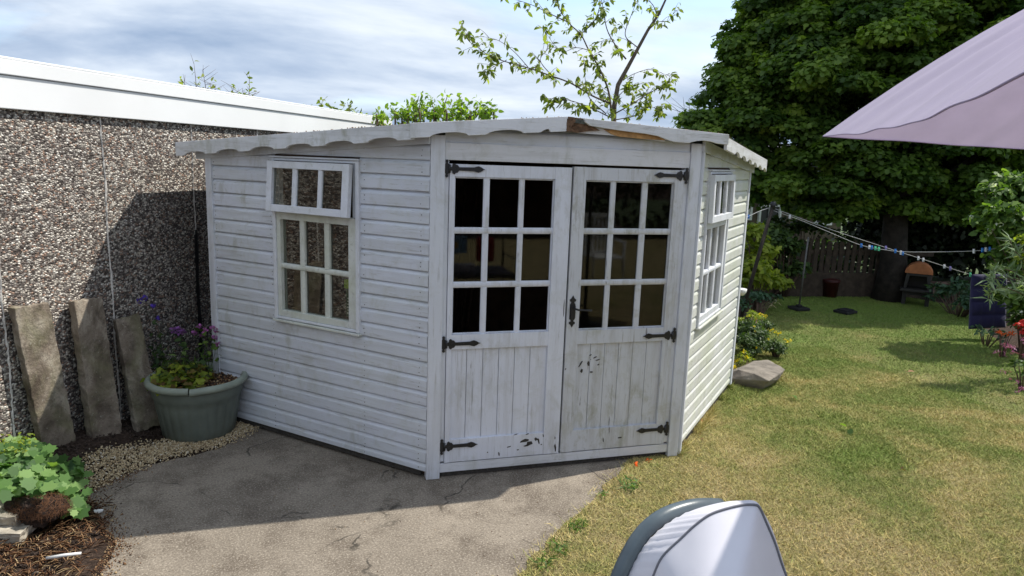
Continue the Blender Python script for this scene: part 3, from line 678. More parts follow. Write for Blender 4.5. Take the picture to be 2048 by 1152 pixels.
hd = MB(TF)
pl = [(0, -.096), (.010, -.078), (.018, -.074), (.018, -.064), (.009, -.060), (.008, -.052), (.017, -.046), (.017, .040), (.011, .048), (.009, .056), (.018, .060), (.019, .070), (.010, .076), (0, .094)]
poly_ = [(.843+a, .962+c) for a, c in pl]+[(.843-a, .962+c) for a, c in pl[-2:0:-1]]
hd.prism(poly_, .0265, .031); hd.box(.831, .858, .031, .040, .925, .995)
hd.tube([(.846, .036, .985), (.850, .062, .982), (.862, .072, .979), (.90, .074, .976), (.945, .074, .974)], [.007, .006, .006, .0055, .0065], 8)
hd.build('handle', M['iron'], dr)
# --- windows
def make_window(T, W_, z0, flip, low, lab, open_):
    u0, u1, _, _ = W_; dz = W_[2]-.79
    wv = MB(T); f = .026
    def X(a): return u0+(a-.457) if not flip else u1-(a-.457)
    def bx(b, a, c, o0, o1, lo, hi): b.box(min(X(a), X(c)), max(X(a), X(c)), o0, o1, lo+dz, hi+dz)
    bx(wv, .457, .482, -.03, .036, .790, 1.777); bx(wv, 1.115, 1.140, -.03, .036, .790, 1.777)
    bx(wv, .4822, 1.1148, -.03, .034, 1.762, 1.777); bx(wv, .4822, 1.1148, -.03, .036, .792, .807)
    win = wv.build('window', M['winframe'], sh, .003); win['label'] = lab
    b = MB(T); bx(b, .450, 1.147, .0, .046, 1.779, 1.789); b.build('drip_board', M['winframe'], win, .002)
    b = MB(T); bx(b, .45, 1.147, .0, .048, .774, .788); b.build('sill', M['winlow'], win, .003)
    b = MB(T); y0, y1 = -.02, .028
    bx(b, .4825, .541, y0, y1, .808, 1.455); bx(b, 1.083, 1.1145, y0, y1, .808, 1.455); bx(b, .5412, 1.0828, y0, y1, .808, .847); bx(b, .5412, 1.0828, y0, y1, 1.412, 1.455)
    vb = [(X(a), X(c)) for a, c in ((.695, .735), (.893, .932))]; vb = [(min(q), max(q)) for q in vb]
    bars(b, vb, [(1.110+dz, 1.141+dz)], min(X(.541), X(1.083)), max(X(.541), X(1.083)), .847+dz, 1.412+dz, .0, .024)
    b.build('lower_sash', low, win, .002)
    b = MB(T); bx(b, .4825, .52, -.02, .014, 1.457, 1.760); b.build('vent_stop', M['winframe'], win, .002); b = MB(T); bx(b, 1.10, 1.1145, -.02, .014, 1.457, 1.760); b.build('vent_stop', M['winframe'], win, .002)
    b = MB(T); bx(b, .541, 1.083, .002, .0035, .84, 1.42); b.build('glass_pane', M['glass2'], win)
    # top hung sash
    piv = (.034, 1.757+dz); ang = open_
    def TS(p):
        o = p[1]; z = p[2]-piv[1]
        oo = piv[0] + (o)*math.cos(ang) - z*math.sin(ang); z2 = piv[1] + z*math.cos(ang) + o*math.sin(ang)
        return T((p[0], oo, z2))
    b = MB(TS); y0, y1 = .0, .030
    bx(b, .498, .548, y0, y1, 1.458, 1.757); bx(b, 1.098, 1.142, y0, y1, 1.458, 1.757); bx(b, .5482, 1.0978, y0, y1, 1.716, 1.757); bx(b, .5482, 1.0978, y0, y1, 1.458, 1.500)
    vb = [(X(a), X(c)) for a, c in ((.705, .737), (.903, .940))]; vb = [(min(q), max(q)) for q in vb]
    bars(b, vb, [], min(X(.548), X(1.098)), max(X(.548), X(1.098)), 1.5+dz, 1.716+dz, .006, .026)
    s_ = b.build('top_sash', M['winframe'], win, .002)
    b = MB(TS); bx(b, .546, 1.10, .010, .0115, 1.495, 1.72); b.build('glass_pane', M['glass2'], s_)
    return win
make_window(TL, winL, 0, False, M['winlow'], 'left window with its top sash propped ajar', .075)
make_window(TR, winR, 0, True, M['winframe'], 'right window, seen edge on', .02)
# --- roof and fascias
E1 = Vector((-1.425, 1.29, 0)); F1 = Vector((-.105, -.10, 0)); G1 = Vector((1.725, -.10, 0)); H1 = Vector((2.95, 1.20, 0))
def scallop(length, h0, h1, zt0, zt1, first, pitch=.30, wdt=.20, dep=.022, upto=None):
    """fascia outline in (u,z): straight top, bottom edge with shallow arches"""
    top = [(0, zt0), (length, zt1)]
    bot = []; n = int(length/.01)
    for i in range(n+1):
        u = length*i/n; t = u/length; z = zt0+(zt1-zt0)*t-(h0+(h1-h0)*t)
        k_ = (u-first) % pitch
        if first-1e-6 <= u and (upto is None or u < upto) and k_ < wdt:
            q = (k_/wdt-.5)*2; z += dep*math.sqrt(max(0, 1-abs(q)**2.2))
        bot.append((u, z))
    return bot + top[::-1]
def fascia(A_, B_, poly_, name, mat_, th=.018, off=0):
    d = (B_-A_); d.z = 0; d.normalize(); n_ = Vector((d.y, -d.x, 0))
    b = MB(lambda p: Vector((A_.x, A_.y, 0))+d*p[0]+n_*(p[1]+off)+Vector((0, 0, p[2])))
    b.prism(poly_, -th, 0); return b.build(name, mat_, sh, .0015)
fl = (F1-E1).length; fr_ = (H1-G1).length
fascia(E1, F1, scallop(fl, .088, .080, 1.850, 1.978, .09, .305, .20, .02), 'fascia_board', M['fascia'])
fascia(G1, H1, scallop(fr_, .070, .095, 1.985, 1.885, .30, .26, .17, .022), 'fascia_board', M['fascia'])
fascia(F1+Vector((-.012, 0, 0)), Vector((.735, -.1, 0)), scallop(.842, .075, .078, 1.980, 2.054, .10, .30, .20, .02, .75), 'fascia_board', M['horz'], off=.004)
# broken right half of the front fascia: thin split strip, whole again at the corner
u0 = .825
top = [(u0, 2.050), (1.73, 2.003)]
bot = [(1.73, 1.945), (1.66, 1.948), (1.62, 1.957), (1.57, 1.962), (1.52, 1.957), (1.47, 1.944), (1.38, 1.946), (1.33, 1.958), (1.28, 1.974), (1.2, 1.984), (1.10, 1.990), (1.0, 1.998), (.92, 2.006), (.86, 2.012), (.845, 2.022), (.832, 2.030)]
b_ = MB(TF); b_.prism(([top[0], top[1]]+bot)[::-1], .084, .104); b_.build('broken_fascia_board', M['fascia'], sh, .0015)
b_ = MB(TF); b_.prism([(.80, 1.972), (1.05, 1.966), (1.34, 1.946), (1.34, 1.975), (1.05, 2.0), (.80, 2.03)], .060, .070); b_.build('backing_board', M['horz'], sh)
b_ = MB(TF); b_.prism([(.955, 1.998), (1.0, 1.975), (1.05, 1.9625), (1.20, 1.955), (1.33, 1.955), (1.34, 1.972), (1.2, 1.988), (1.05, 1.999)], .071, .078); b_.build('split_wood', M['fresh'], sh, .001)
b_ = MB(TF); rj = random.Random(4); pts = []
for i in range(8): pts.append((.728+rj.uniform(-.006, .008), 1.976+.078*i/7))
for i in range(8): pts.append((.765+.01*math.sin(i)+rj.uniform(-.004, .004), 2.052-.076*i/7))
b_.prism(pts[::-1], .088, .1055); b_.prism([(.765, 2.052), (.765, 1.975), (.80, 1.972), (.86, 1.984), (.93, 1.990), (.90, 2.004), (.845, 2.018), (.83, 2.034), (.825, 2.05)][::1], .066, .083)
b_.build('rotten_wood', M['rot'], sh)
# roof deck: low hipped slabs with felt
AP = Vector((.76, 1.25, 2.085)); RB = Vector((.95, 3.30, 1.90)); RL = Vector((-.30, 3.42, 1.885)); RM = Vector((-1.455, 1.47, 1.845)); pk = Vector((.745, -.088, 2.046))
e = lambda v, z: Vector((v.x, v.y, z))
ring = [e(E1+Vector((.014, .010, 0)), 1.842), e(F1+Vector((.004, .014, 0)), 1.972), pk, e(G1+Vector((-.004, .014, 0)), 1.998), e(H1+Vector((-.014, .010, 0)), 1.878), RB, RL, RM]
b_ = MB(); n = len(ring)
vs = [tuple(v) for v in ring]+[tuple(AP)]+[(v.x, v.y, v.z-.022) for v in ring]+[(AP.x, AP.y, AP.z-.022)]
fs = [(i, (i+1) % n, n) for i in range(n)] + [((i+1) % n+n+1, i+n+1, 2*n+1) for i in range(n)] + [(i, i+n+1, (i+1) % n+n+1, (i+1) % n) for i in range(n)]
b_.add(vs, fs); b_.build('roof', [M['felt']], sh)
# soffit battens under the eaves
for T, a, c, zf, nm in ((TL, -.02, LA+.1, ztL, 'soffit_batten'), (TR, -.02, LC+.1, ztR, 'soffit_batten')):
    b_ = MB(T); m_ = 12
    pr = [(a+(c-a)*i/m_) for i in range(m_+1)]
    vs = []
    for u in pr:
        z = zf(u)-.02
        vs += [(u, .019, z-.045), (u, .036, z-.045), (u, .036, z+.02), (u, .019, z+.02)]
    fs = [(i*4+j, i*4+(j+1) % 4, (i+1)*4+(j+1) % 4, (i+1)*4+j) for i in range(m_) for j in range(4)]+[(0, 1, 2, 3), (m_*4+3, m_*4+2, m_*4+1, m_*4)]
    b_.add(vs, fs); b_.build(nm, M['clad'], sh)
# moss and debris on the roof edge
r3 = np.random.default_rng(5); n = 420
q = r3.uniform(0, 1, n); segs = [(ring[0], ring[1]), (ring[1], ring[2]), (ring[2], ring[3]), (ring[3], ring[4])]
pp = []
for i in range(n):
    a, c = segs[i % 4]; t = r3.uniform(0.02, .98); v = a.lerp(c, t); pp.append((v.x+r3.normal(0, .01), v.y+.03+abs(r3.normal(0, .04)), v.z+.006+r3.uniform(0, .006)))
pp = np.array(pp); 
o_ = stones('roof_litter', pp[:, 0], pp[:, 1], pp[:, 2], r3.uniform(.003, .009, n), M['straw'], None, None, 8, 'stuff'); o_.parent = sh; o_.matrix_parent_inverse = parent_world(sh).inverted()
# orange leaf scraps caught under the threshold are built with the leaves below

# --- things inside the summerhouse
b_ = MB(lambda p: TL((.58-p[0], -.028-p[1], .86+p[2])))
b_.box(-.035, .04, 0, .045, 0, .19); b_.box(-.015, .018, .008, .037, .19, .215)
bt = b_.build('spray_bottle', M['bottlegreen'], None, .006); tag(bt, 'dark green garden bottle behind the lower right pane of the left window', 'bottle')
b_ = MB(lambda p: TL((.58-p[0], -.028-p[1], .86+p[2])))
for i in range(6): b_.box(-.022+.002*(i % 2), .026-.004*(i % 3), -.0015, -.0005, .02+i*.018, .026+i*.018)
b_.build('label', M['labelpale'], bt)
b_ = MB(lambda p: TL((.575-p[0], -.026-p[1], 1.03+p[2]))); b_.box(-.05, .05, 0, .02, 0, .055); b_.build('cap', M['limeplas'], bt, .004)
b_ = MB(); c = TL((.535, -.072, .86)); b_.lathe([(.0, 0), (.035, 0), (.042, .03), (.04, .07), (.02, .10), (.012, .12), (0.001, .12)], tuple(c), 14); tag(b_.build('bottle', M['greenpl'], None), 'pale green rounded bottle at the right edge of the left window', 'bottle')
b_ = MB(TL); b_.box(.48, 1.12, -.16, -.036, .835, .855); b_.build('window_shelf', M['inwood'], sh)

# garden chair seen reflected in the right door, standing on the lawn behind the camera
def chair(loc, rz, label, m_):
    t = empty('garden_chair', loc, label, 'chair', None, rz)
    R = Matrix.Translation(Vector(loc)) @ Matrix.Rotation(rz, 4, 'Z'); T = lambda p: R @ Vector(p)
    b = MB(T)
    b.box(-.25, .25, -.24, .24, .40, .43); b.build('seat', m_, t, .01)
    b = MB(T)
    for i in range(7): x = -.20+i*.0667; b.box(x-.017, x+.017, .235+.0, .262, .46, .98)
    b.box(-.25, .25, .23, .267, .98, 1.05); b.box(-.25, .25, .23, .267, .42, .47); b.box(-.27, -.235, .228, .27, .42, 1.02); b.box(.235, .27, .228, .27, .42, 1.02)
    b.build('backrest', m_, t, .008)
    for x in (-.25, .25):
        b = MB(T); b.tube([(x, -.22, 0), (x*.96, -.2, .42), (x*1.08, -.16, .64)], [.02, .025, .02], 8); b.tube([(x*1.08, -.18, .64), (x*1.08, .24, .66)], .022, 8); b.build('arm', m_, t)
        b = MB(T); b.tube([(x*1.05, .30, 0), (x*.96, .22, .42)], [.02, .025], 8); b.build('leg', m_, t)
    return t
chair((3.75, -6.1, 0), math.radians(0)+math.pi, 'white slatted plastic chair out on the lawn, mirrored in the right-hand door glass', M['whiteplastic'])

# a lounger with cushions left behind the photographer, mirrored in the left door
lg = empty('garden_lounger', (1.35, -4.7, 0), 'dark framed lounger piled with cushions, mirrored in the left-hand door glass', 'lounger')
LM = lambda p: Vector((1.35+p[0], -4.7+p[1], p[2]))
b_ = MB(LM)
for x in (-.5, .5):
    b_.tube([(x, -.3, 0), (x, -.3, .62), (x, .3, .62), (x, .3, 0)], .012, 6); b_.tube([(x, -.3, .40), (x, .3, .40)], .012, 6)
b_.tube([(-.5, -.32, .40), (-.5, -.34, 1.0), (.5, -.34, 1.0), (.5, -.32, .4)], .014, 6); b_.tube([(-.5, .3, .4), (.5, .3, .4)], .012, 6); b_.build('frame', M['iron'], lg)
b_ = MB(LM); b_.box(-.48, .48, -.3, .3, .41, .46); b_.build('seat', M['piping'], lg, .02)
for (x0, x1, z0, z1, y, mm, lb, ct) in ((-.42, -.05, .66, .86, -.12, 'paleblue', 'pale blue and yellow cushion on the lounger behind the camera', 'cushion'), (.08, .30, .55, .86, -.1, 'cushred', 'red cushion on the lounger behind the camera', 'cushion'), (-.45, .0, .462, .56, .12, 'hood', 'white folded towel on the lounger behind the camera', 'towel')):
    b_ = MB(LM); b_.box(x0, x1, y, y+.12, z0, z1)
    if mm == 'paleblue': b_.mi = 1; b_.box(x0+.12, x1-.12, y+.121, y+.126, z0+.06, z1-.05)
    tag(b_.build('towel' if mm == 'hood' else 'cushion', [M[mm], M['cushyel']], None, .03), lb, ct)

# ================================================================== SLABS AGAINST THE WALL
def slab(bl, br, tr_, tl, zb, wall_off, th, label):
    A_ = G(*bl, zb); B_ = G(*br, zb)
    C_ = PL(*tr_, WP+WN*wall_off, WN); D_ = PL(*tl, WP+WN*wall_off, WN)
    n_ = (B_-A_).cross(D_-A_).normalized()
    if n_.dot(CAM-A_) < 0: n_ = -n_
    import bmesh
    bm = bmesh.new(); r = random.Random(int(bl[0])); nu, nv, = 8, 28
    def P(u, v, back):
        e_ = .004
        p = A_.lerp(B_, u).lerp(D_.lerp(C_, u), v) - n_*(th if back else 0)
        if v > .99 or v < .01 or u < .01 or u > .99: p += Vector((r.uniform(-e_, e_), r.uniform(-e_, e_), r.uniform(-e_, e_)*1.8))
        return p
    g = [[[bm.verts.new(P(i/nu, j/nv, k)) for i in range(nu+1)] for j in range(nv+1)] for k in (0, 1)]
    for j in range(nv):
        for i in range(nu):
            bm.faces.new((g[0][j][i], g[0][j][i+1], g[0][j+1][i+1], g[0][j+1][i])); bm.faces.new((g[1][j][i], g[1][j+1][i], g[1][j+1][i+1], g[1][j][i+1]))
    for j in range(nv):
        bm.faces.new((g[0][j][0], g[0][j+1][0], g[1][j+1][0], g[1][j][0])); bm.faces.new((g[0][j][nu], g[1][j][nu], g[1][j+1][nu], g[0][j+1][nu]))
    for i in range(nu):
        bm.faces.new((g[0][0][i], g[1][0][i], g[1][0][i+1], g[0][0][i+1])); bm.faces.new((g[0][nv][i], g[0][nv][i+1], g[1][nv][i+1], g[1][nv][i]))
    bmesh.ops.recalc_face_normals(bm, faces=bm.faces)
    me = bpy.data.meshes.new('concrete_slab'); bm.to_mesh(me); me.materials.append(M['slab'])
    tag(link('concrete_slab', me, None, .004), label, 'slab', 'concrete slabs propped against the garage wall')
slab((90, 916), (155, 892), (98, 607), (28, 617), .055, .075, .055, 'widest of the three slabs propped on the wall, beside the leafy plant')
slab((188, 892), (246, 870), (205, 595), (149, 602), .035, .085, .06, 'tall greenish topped slab standing in the middle of the three')
slab((274, 864), (327, 848), (279, 627), (233, 640), .02, .09, .05, 'shortest stained slab leaning beside the planter')

# ================================================================== PLANTER
pc = Vector((-1.315, .985, 0.004))
pot = empty('plastic_planter', tuple(pc), 'large round grey green ribbed plastic planter with a cracked rim by the summerhouse corner', 'planter')
rs = random.Random(1)
H_ = .385
def flute(th, i): return 1 + (.018*abs(math.sin(th*13)) if 1 <= i <= 6 else 0)
b_ = MB(); b_.lathe([(.0, 0), (.205, 0), (.216, .02), (.226, .08), (.238, .15), (.250, .22), (.257, .255), (.264, .268), (.268, .30), (.272, .345)], tuple(pc), 156, lambda th, i: 1+(.022*(abs(math.sin(th*13))**.6) if 2 <= i <= 5 else (.012*abs(math.sin(th*13)) if i in (1, 6) else .02*(i >= 7))))
b_.build('pot_wall', M['pot'], pot)
b_ = MB(); gapth = math.radians(268)
k = 96; prof = [(.272, .338), (.292, .336), (.304, .345), (.307, .360), (.300, .375), (.286, .382), (.272, .376), (.266, .360), (.262, .30)]
vs = []; 
for j in range(k+1):
    th = gapth + .012 + (2*math.pi-.024)*j/k; dip = .006*math.exp(-((j)/3)**2)
    for q, z in prof: vs.append((pc.x+q*math.cos(th), pc.y+q*math.sin(th), pc.z+z-dip))
m_ = len(prof); b_.add(vs, [(j*m_+i, (j+1)*m_+i, (j+1)*m_+i+1, j*m_+i+1) for j in range(k) for i in range(m_-1)], True)
b_.build('rim', M['potrim'], pot)
b_ = MB(); vs = [(pc.x, pc.y, pc.z+.33)]; k = 40
for ring_ in range(1, 9):
    for j in range(k):
        th = 2*math.pi*j/k; q = .262*ring_/8; vs.append((pc.x+q*math.cos(th), pc.y+q*math.sin(th), pc.z+.325+rs.uniform(-.008, .008)-.02*(ring_ == 8)))
fs = [(0, 1+j, 1+(j+1) % k) for j in range(k)]+[(1+(r0*k)+j, 1+(r0+1)*k+j, 1+(r0+1)*k+(j+1) % k, 1+r0*k+(j+1) % k) for r0 in range(7) for j in range(k)]
b_.add(vs, fs); b_.build('potting_soil', M['soil'], pot)
r_ = np.random.default_rng(21); n = 700; th = r_.uniform(0, 6.28, n); q = .25*np.sqrt(r_.uniform(0, 1, n))
o_ = stones('bark_chips', pc.x+q*np.cos(th), pc.y+q*np.sin(th), np.full(n, pc.z+.332), r_.uniform(.004, .012, n), M['straw'], None, None, 4); o_.parent = pot; o_.matrix_parent_inverse = parent_world(pot).inverted()

def stemplant(name, label, cat, base, tips, mat_leaf, leafn, lsize, lw, seed, stemr=.0022, flower=None, fmat=None, fn=10, fs_=.014, shape='ovate', lspread=.03, low=0.1, group=None, stem_mat='shrub', sag=.3):
    """stems from a base to tips, leaves along them, petals round the tips"""
    r = np.random.default_rng(seed); t = empty(name, tuple(base), label, cat, group)
    b = MB(); P = []; Q = []; FP = []; FQ = []
    for tip in tips:
        tip = Vector(tip); a = Vector(base)+Vector((r.normal(0, lspread), r.normal(0, lspread), 0)); m1 = a.lerp(tip, .5)+Vector((r.normal(0, .012), r.normal(0, .012), 0)); m1.z = a.z+(tip.z-a.z)*(.5+sag*.4)
        path = [a, a.lerp(m1, .55)+Vector((0, 0, .005)), m1, m1.lerp(tip, .55)+Vector((0, 0, .004)), tip]; b.tube(path, [stemr*1.3, stemr*1.2, stemr, stemr*.8, stemr*.5], 5)
        for i in range(leafn):
            s = r.uniform(low, .98)*4; k_ = min(3, int(s)); p = path[k_].lerp(path[k_+1], s-k_); P.append((p.x, p.y, p.z)); Q.append((0, 0, 1))
        if flower: 
            for i in range(fn): d = r.normal(0, 1, 3); d /= np.linalg.norm(d); FP.append(np.array(tip)+d*fs_*.6); FQ.append(d)
    b.build('stem', M[stem_mat], t)
    if P: leaves('foliage', np.array(P), np.array(Q), lsize, lw, M[mat_leaf], r, shape, t, .6)
    if FP: leaves('flowers', np.array(FP), np.array(FQ), fs_, .9, M[fmat], r, 'ovate', t, .3)
    return t
r_ = np.random.default_rng(31)
def rt(px, py, d): return W(px, py, d)
top = Vector((pc.x, pc.y, pc.z+.325))
stemplant('columbine', 'pinkish purple columbine flowers on thin stems at the right of the planter', 'flower', top+Vector((.06, .08, 0)), [rt(385+r_.uniform(-4, 4), 665, 4.75), rt(398, 652, 4.7), rt(410, 660, 4.7), rt(424, 655, 4.72), rt(404, 668, 4.75), rt(432, 662, 4.7), rt(435, 688, 4.7), rt(430, 675, 4.72)], 'lime', 5, .04, .8, 41, .0014, True, 'magenta', 16, .017, lspread=.02)
stemplant('columbine', 'tight purple flower heads above the middle of the planter', 'flower', top+Vector((-.05, .05, 0)), [rt(347, 660, 4.7), rt(355, 658, 4.72), rt(362, 664, 4.7), rt(368, 661, 4.68), rt(357, 666, 4.7), rt(350, 664, 4.7)], 'shrub', 6, .04, .8, 42, .0014, True, 'purple', 18, .017, lspread=.02)
stemplant('columbine', 'tall violet blue blooms in front of the pebble dash left of the planter', 'flower', top+Vector((-.13, .10, 0)), [rt(279, 602, 4.6), rt(290, 597, 4.6), rt(305, 611, 4.6), rt(316, 637, 4.62)], 'shrub', 2, .03, .8, 43, .0010, True, 'violet', 12, .018, lspread=.01)
n = 240; th = r_.uniform(0, 6.28, n); q = .25*np.sqrt(r_.uniform(0, 1, n)); X = pc.x-.10+q*np.cos(th)*.72; Y = pc.y+.02+q*np.sin(th)*.9; Z = pc.z+.34+r_.uniform(0, .13, n)*(1-q/.3)
t_ = empty('leafy_plant', (pc.x-.1, pc.y, pc.z+.33), 'low green and russet foliage filling the left half of the planter', 'plant')
k = r_.uniform(0, 1, n) < .62
leaves('foliage', np.stack([X, Y, Z], 1)[k], np.tile([0, -.2, 1], (k.sum(), 1)), .055, .75, M['yellowgreen'], r_, 'maple', t_, .5)
leaves('foliage', np.stack([X, Y, Z], 1)[~k], np.tile([0, -.2, 1], ((~k).sum(), 1)), .05, .8, M['redleaf'], r_, 'maple', t_, .5)
n = 420; th = r_.uniform(0, 6.28, n); q = .22*np.sqrt(r_.uniform(0, 1, n)); X = pc.x-.11+q*np.cos(th)*.8; Y = pc.y+.04+q*np.sin(th)*.8; Z = pc.z+.33+r_.uniform(0, .20, n)*(1-q/.3)
leaves('foliage', np.stack([X, Y, Z], 1), np.tile([0, -.1, .6], (n, 1)), .05, .35, M['shrub'], r_, 'lance', t_, .9)
b_ = MB()
for i in range(26):
    th = r_.uniform(0, 6.28); q = r_.uniform(0, .18); a = (pc.x-.1+q*math.cos(th), pc.y+q*math.sin(th), pc.z+.32); b_.tube([a, (a[0]+r_.normal(0, .02), a[1]+r_.normal(0, .02), a[2]+.07), (a[0]+r_.normal(0, .04), a[1]+r_.normal(0, .03), a[2]+r_.uniform(.08, .17))], [.0022, .0018, .001], 4)
b_.build('stem', M['redleaf'], t_)
# wisps of leaf behind the planter
stemplant('leafy_weed', 'spindly green shoots growing between the planter and the wall', 'plant', Vector((-1.56, 1.18, .02)), [rt(306+r_.uniform(-8, 20), 660+r_.uniform(0, 70), 4.75) for i in range(9)], 'shrub', 14, .045, .5, 44, .0016, lspread=.05)

# ================================================================== LADY'S MANTLE, LOWER LEFT
def palm(lobes=7):
    pts = [(0, 0)]; 
    for i in range(lobes*2-1):
        th = math.radians(-150+300*i/(lobes*2-2)); q = .56 if i % 2 == 0 else .40
        pts.append((.5+q*math.cos(th), q*math.sin(th)))
    return pts
LEAF['palm'] = palm()
def mantle(name, label, cat, n, px0, px1, py0, py1, z0, z1, size, seed, dcam=None, mt='mantle', shape='palm'):
    r = np.random.default_rng(seed); P = []
    for i in range(n):
        px = r.uniform(px0, px1); py = r.uniform(py0, py1); z = r.uniform(z0, z1)
        g = G(px, py, z); P.append((g.x, g.y, g.z))
    P = np.array(P); c = P.mean(0); t = empty(name, (c[0], c[1], 0), label, cat)
    leaves('foliage', P, np.tile([.25, -.35, 1], (n, 1)), size, .95, M[mt], r, shape, t, .38, .4)
    b = MB()
    for p in P[::3]: b.tube([(c[0]+(p[0]-c[0])*.5, c[1]+(p[1]-c[1])*.5, hz(c[0], c[1])-.01), ((p[0]+c[0])/2, (p[1]+c[1])/2, p[2]*.7), tuple(p)], [.002, .0018, .0012], 4)
    b.build('stem', M[mt], t)
    return t, P
t_, P = mantle('lady_mantle', 'big clump of bright green scalloped leaves at the left edge by the wall', 'plant', 620, -90, 92, 885, 985, .09, .25, .056, 61)
r_ = np.random.default_rng(62); n = 300; X = []
for i in range(n): g = G(r_.uniform(-60, 70), r_.uniform(866, 905), r_.uniform(.2, .27)); X.append(tuple(g))
leaves('flowers', np.array(X), np.tile([0, 0, 1], (n, 1)), .016, .9, M['yellowgreen'], r_, 'ovate', t_, .8)
mantle('lady_mantle', 'smaller spray of scalloped leaves trailing onto the soil beside the dark root ball', 'plant', 75, 95, 165, 925, 985, .06, .13, .06, 63)
mantle('lady_mantle', 'few pale green leaves hanging just above the root ball and white pebble', 'plant', 26, 118, 165, 990, 1025, .05, .09, .06, 64)
mantle('seedling', 'tiny dark green seedling at the edge of the gravel', 'plant', 16, 180, 208, 895, 915, .03, .06, .035, 65, mt='shrub', shape='ovate')
g = G(10, 1001, .13); r_ = np.random.default_rng(66)
stemplant('geranium_flower', 'single bright pink flower above the stacked stones', 'flower', Vector((g.x-.05, g.y+.03, .05)), [g], 'mantle', 3, .03, .7, 67, .0012, True, 'magenta', 14, .018)

def lumpy(name, pts, mat_, label, cat, seed=1, sub=3, amp=.012, fr=9., group=None, bevel=0, parent=None):
    import bmesh
    from mathutils import noise as mn
    bm = bmesh.new(); vs = [bm.verts.new(p) for p in pts]; res_ = bmesh.ops.convex_hull(bm, input=vs)
    bmesh.ops.delete(bm, geom=[v for v in bm.verts if not v.link_faces], context='VERTS')
    if bevel: bmesh.ops.bevel(bm, geom=list(bm.edges), offset=bevel, segments=1, affect='EDGES', clamp_overlap=True)
    bmesh.ops.triangulate(bm, faces=bm.faces)
    for i in range(sub): bmesh.ops.subdivide_edges(bm, edges=[e for e in bm.edges if e.calc_length() > .02], cuts=1, use_grid_fill=True); bmesh.ops.triangulate(bm, faces=bm.faces)
    bm.normal_update()
    mv = [(v, v.co+v.normal*amp*(mn.noise(v.co*fr+Vector((seed, 0, 0)))+.5*mn.noise(v.co*fr*2.7+Vector((seed, 3, 0)))+.25*mn.noise(v.co*fr*6+Vector((seed, 7, 0))))) for v in bm.verts]
    for v, c in mv: v.co = c
    me = bpy.data.meshes.new(name); bm.to_mesh(me); me.materials.append(mat_)
    o = link(name, me, parent)
    return tag(o, label, cat, group)
# root ball
c = G(70, 1052, .04); R_ = random.Random(3); pts = []
for i in range(60):
    d = Vector((R_.gauss(0, 1), R_.gauss(0, 1), R_.gauss(0, 1))).normalized(); pts.append((c.x+d.x*.14*(1+.15*d.z), c.y+.03+d.y*.10, .105+d.z*.075))
m = plain('fibrous_root_ball', (.032, .020, .015), .98, .7, 55, bmp=1.)
rb = lumpy('root_ball', pts, m, 'dark brown fibrous root ball lying on straw at the lower left', 'root ball', 5, 3, .022, 22)
r_ = np.random.default_rng(71); n = 1500; d = r_.normal(0, 1, (n, 3)); d /= np.linalg.norm(d, axis=1)[:, None]; d[:, 2] = np.abs(d[:, 2])*.9
P = np.array([c.x, c.y+.03, .105])+d*[.148, .107, .083]; T_ = np.cross(d, r_.normal(0, 1, (n, 3))); T_ /= np.linalg.norm(T_, axis=1)[:, None]
ln = r_.uniform(.015, .05, n)[:, None]; Wd = np.cross(d, T_)*.0011
V = np.stack([P-Wd, P+Wd, P+T_*ln+d*.004], 1).reshape(-1, 3)
npmesh('roots', V, np.arange(n*3).reshape(n, 3), M['straw'], rb, np.repeat(r_.uniform(0, .5, n), 3))
def stoneblock(px0, px1, py0, py1, zb, h, label, seed):
    a = G(px0, py1, zb); c = G(px1, py1, zb); R_ = random.Random(seed); pts = []
    d = (c-a).normalized(); nrm = Vector((-d.y, d.x, 0))
    for i in range(7):
        for q in (0, .14):
            for z in (zb, zb+h):
                pts.append(a.lerp(c, i/6)+nrm*q+Vector((R_.uniform(-.008, .008), R_.uniform(-.02, .012), z-zb+R_.uniform(-.012, .008))))
    lumpy('stone_block', pts, M['paleblock'], label, 'stone', seed, 3, .012, 16, 'stones stacked at the left edge')
stoneblock(-120, 44, 1060, 1084, .03, .052, 'lower pale stone block of the pair at the left edge', 12)
stoneblock(-120, 30, 1040, 1052, .086, .048, 'upper pale stone block resting on another at the left edge', 13)
a = G(93, 1124, .025); c = G(163, 1114, .03); b_ = MB(); b_.tube([a+Vector((0, 0, .018)), a.lerp(c, .5)+Vector((0, 0, .02)), c+Vector((0, 0, .018))], [.0065, .0075, .0065], 8); tag(b_.build('white_stick', M['whiteplastic'], None), 'short white plastic stick lying on the straw litter', 'stick')
c = G(197, 1024, .01); R_ = random.Random(8); pts = [(c.x+R_.uniform(-.024, .024), c.y+R_.uniform(-.015, .015), .005+R_.uniform(0, .022)) for i in range(16)]
lumpy('white_pebble', pts, M['whiteplastic'], 'small white pebble at the corner of the patio', 'pebble', 2, 1, .002, 30)
c = G(70, 1145, .02); pts = [(c.x+R_.uniform(-.014, .014), c.y+R_.uniform(-.012, .012), .01+R_.uniform(0, .018)) for i in range(16)]
lumpy('grey_pebble', pts, M['rock'], 'small grey pebble in the straw at the bottom left', 'pebble', 3, 1, .002, 30)

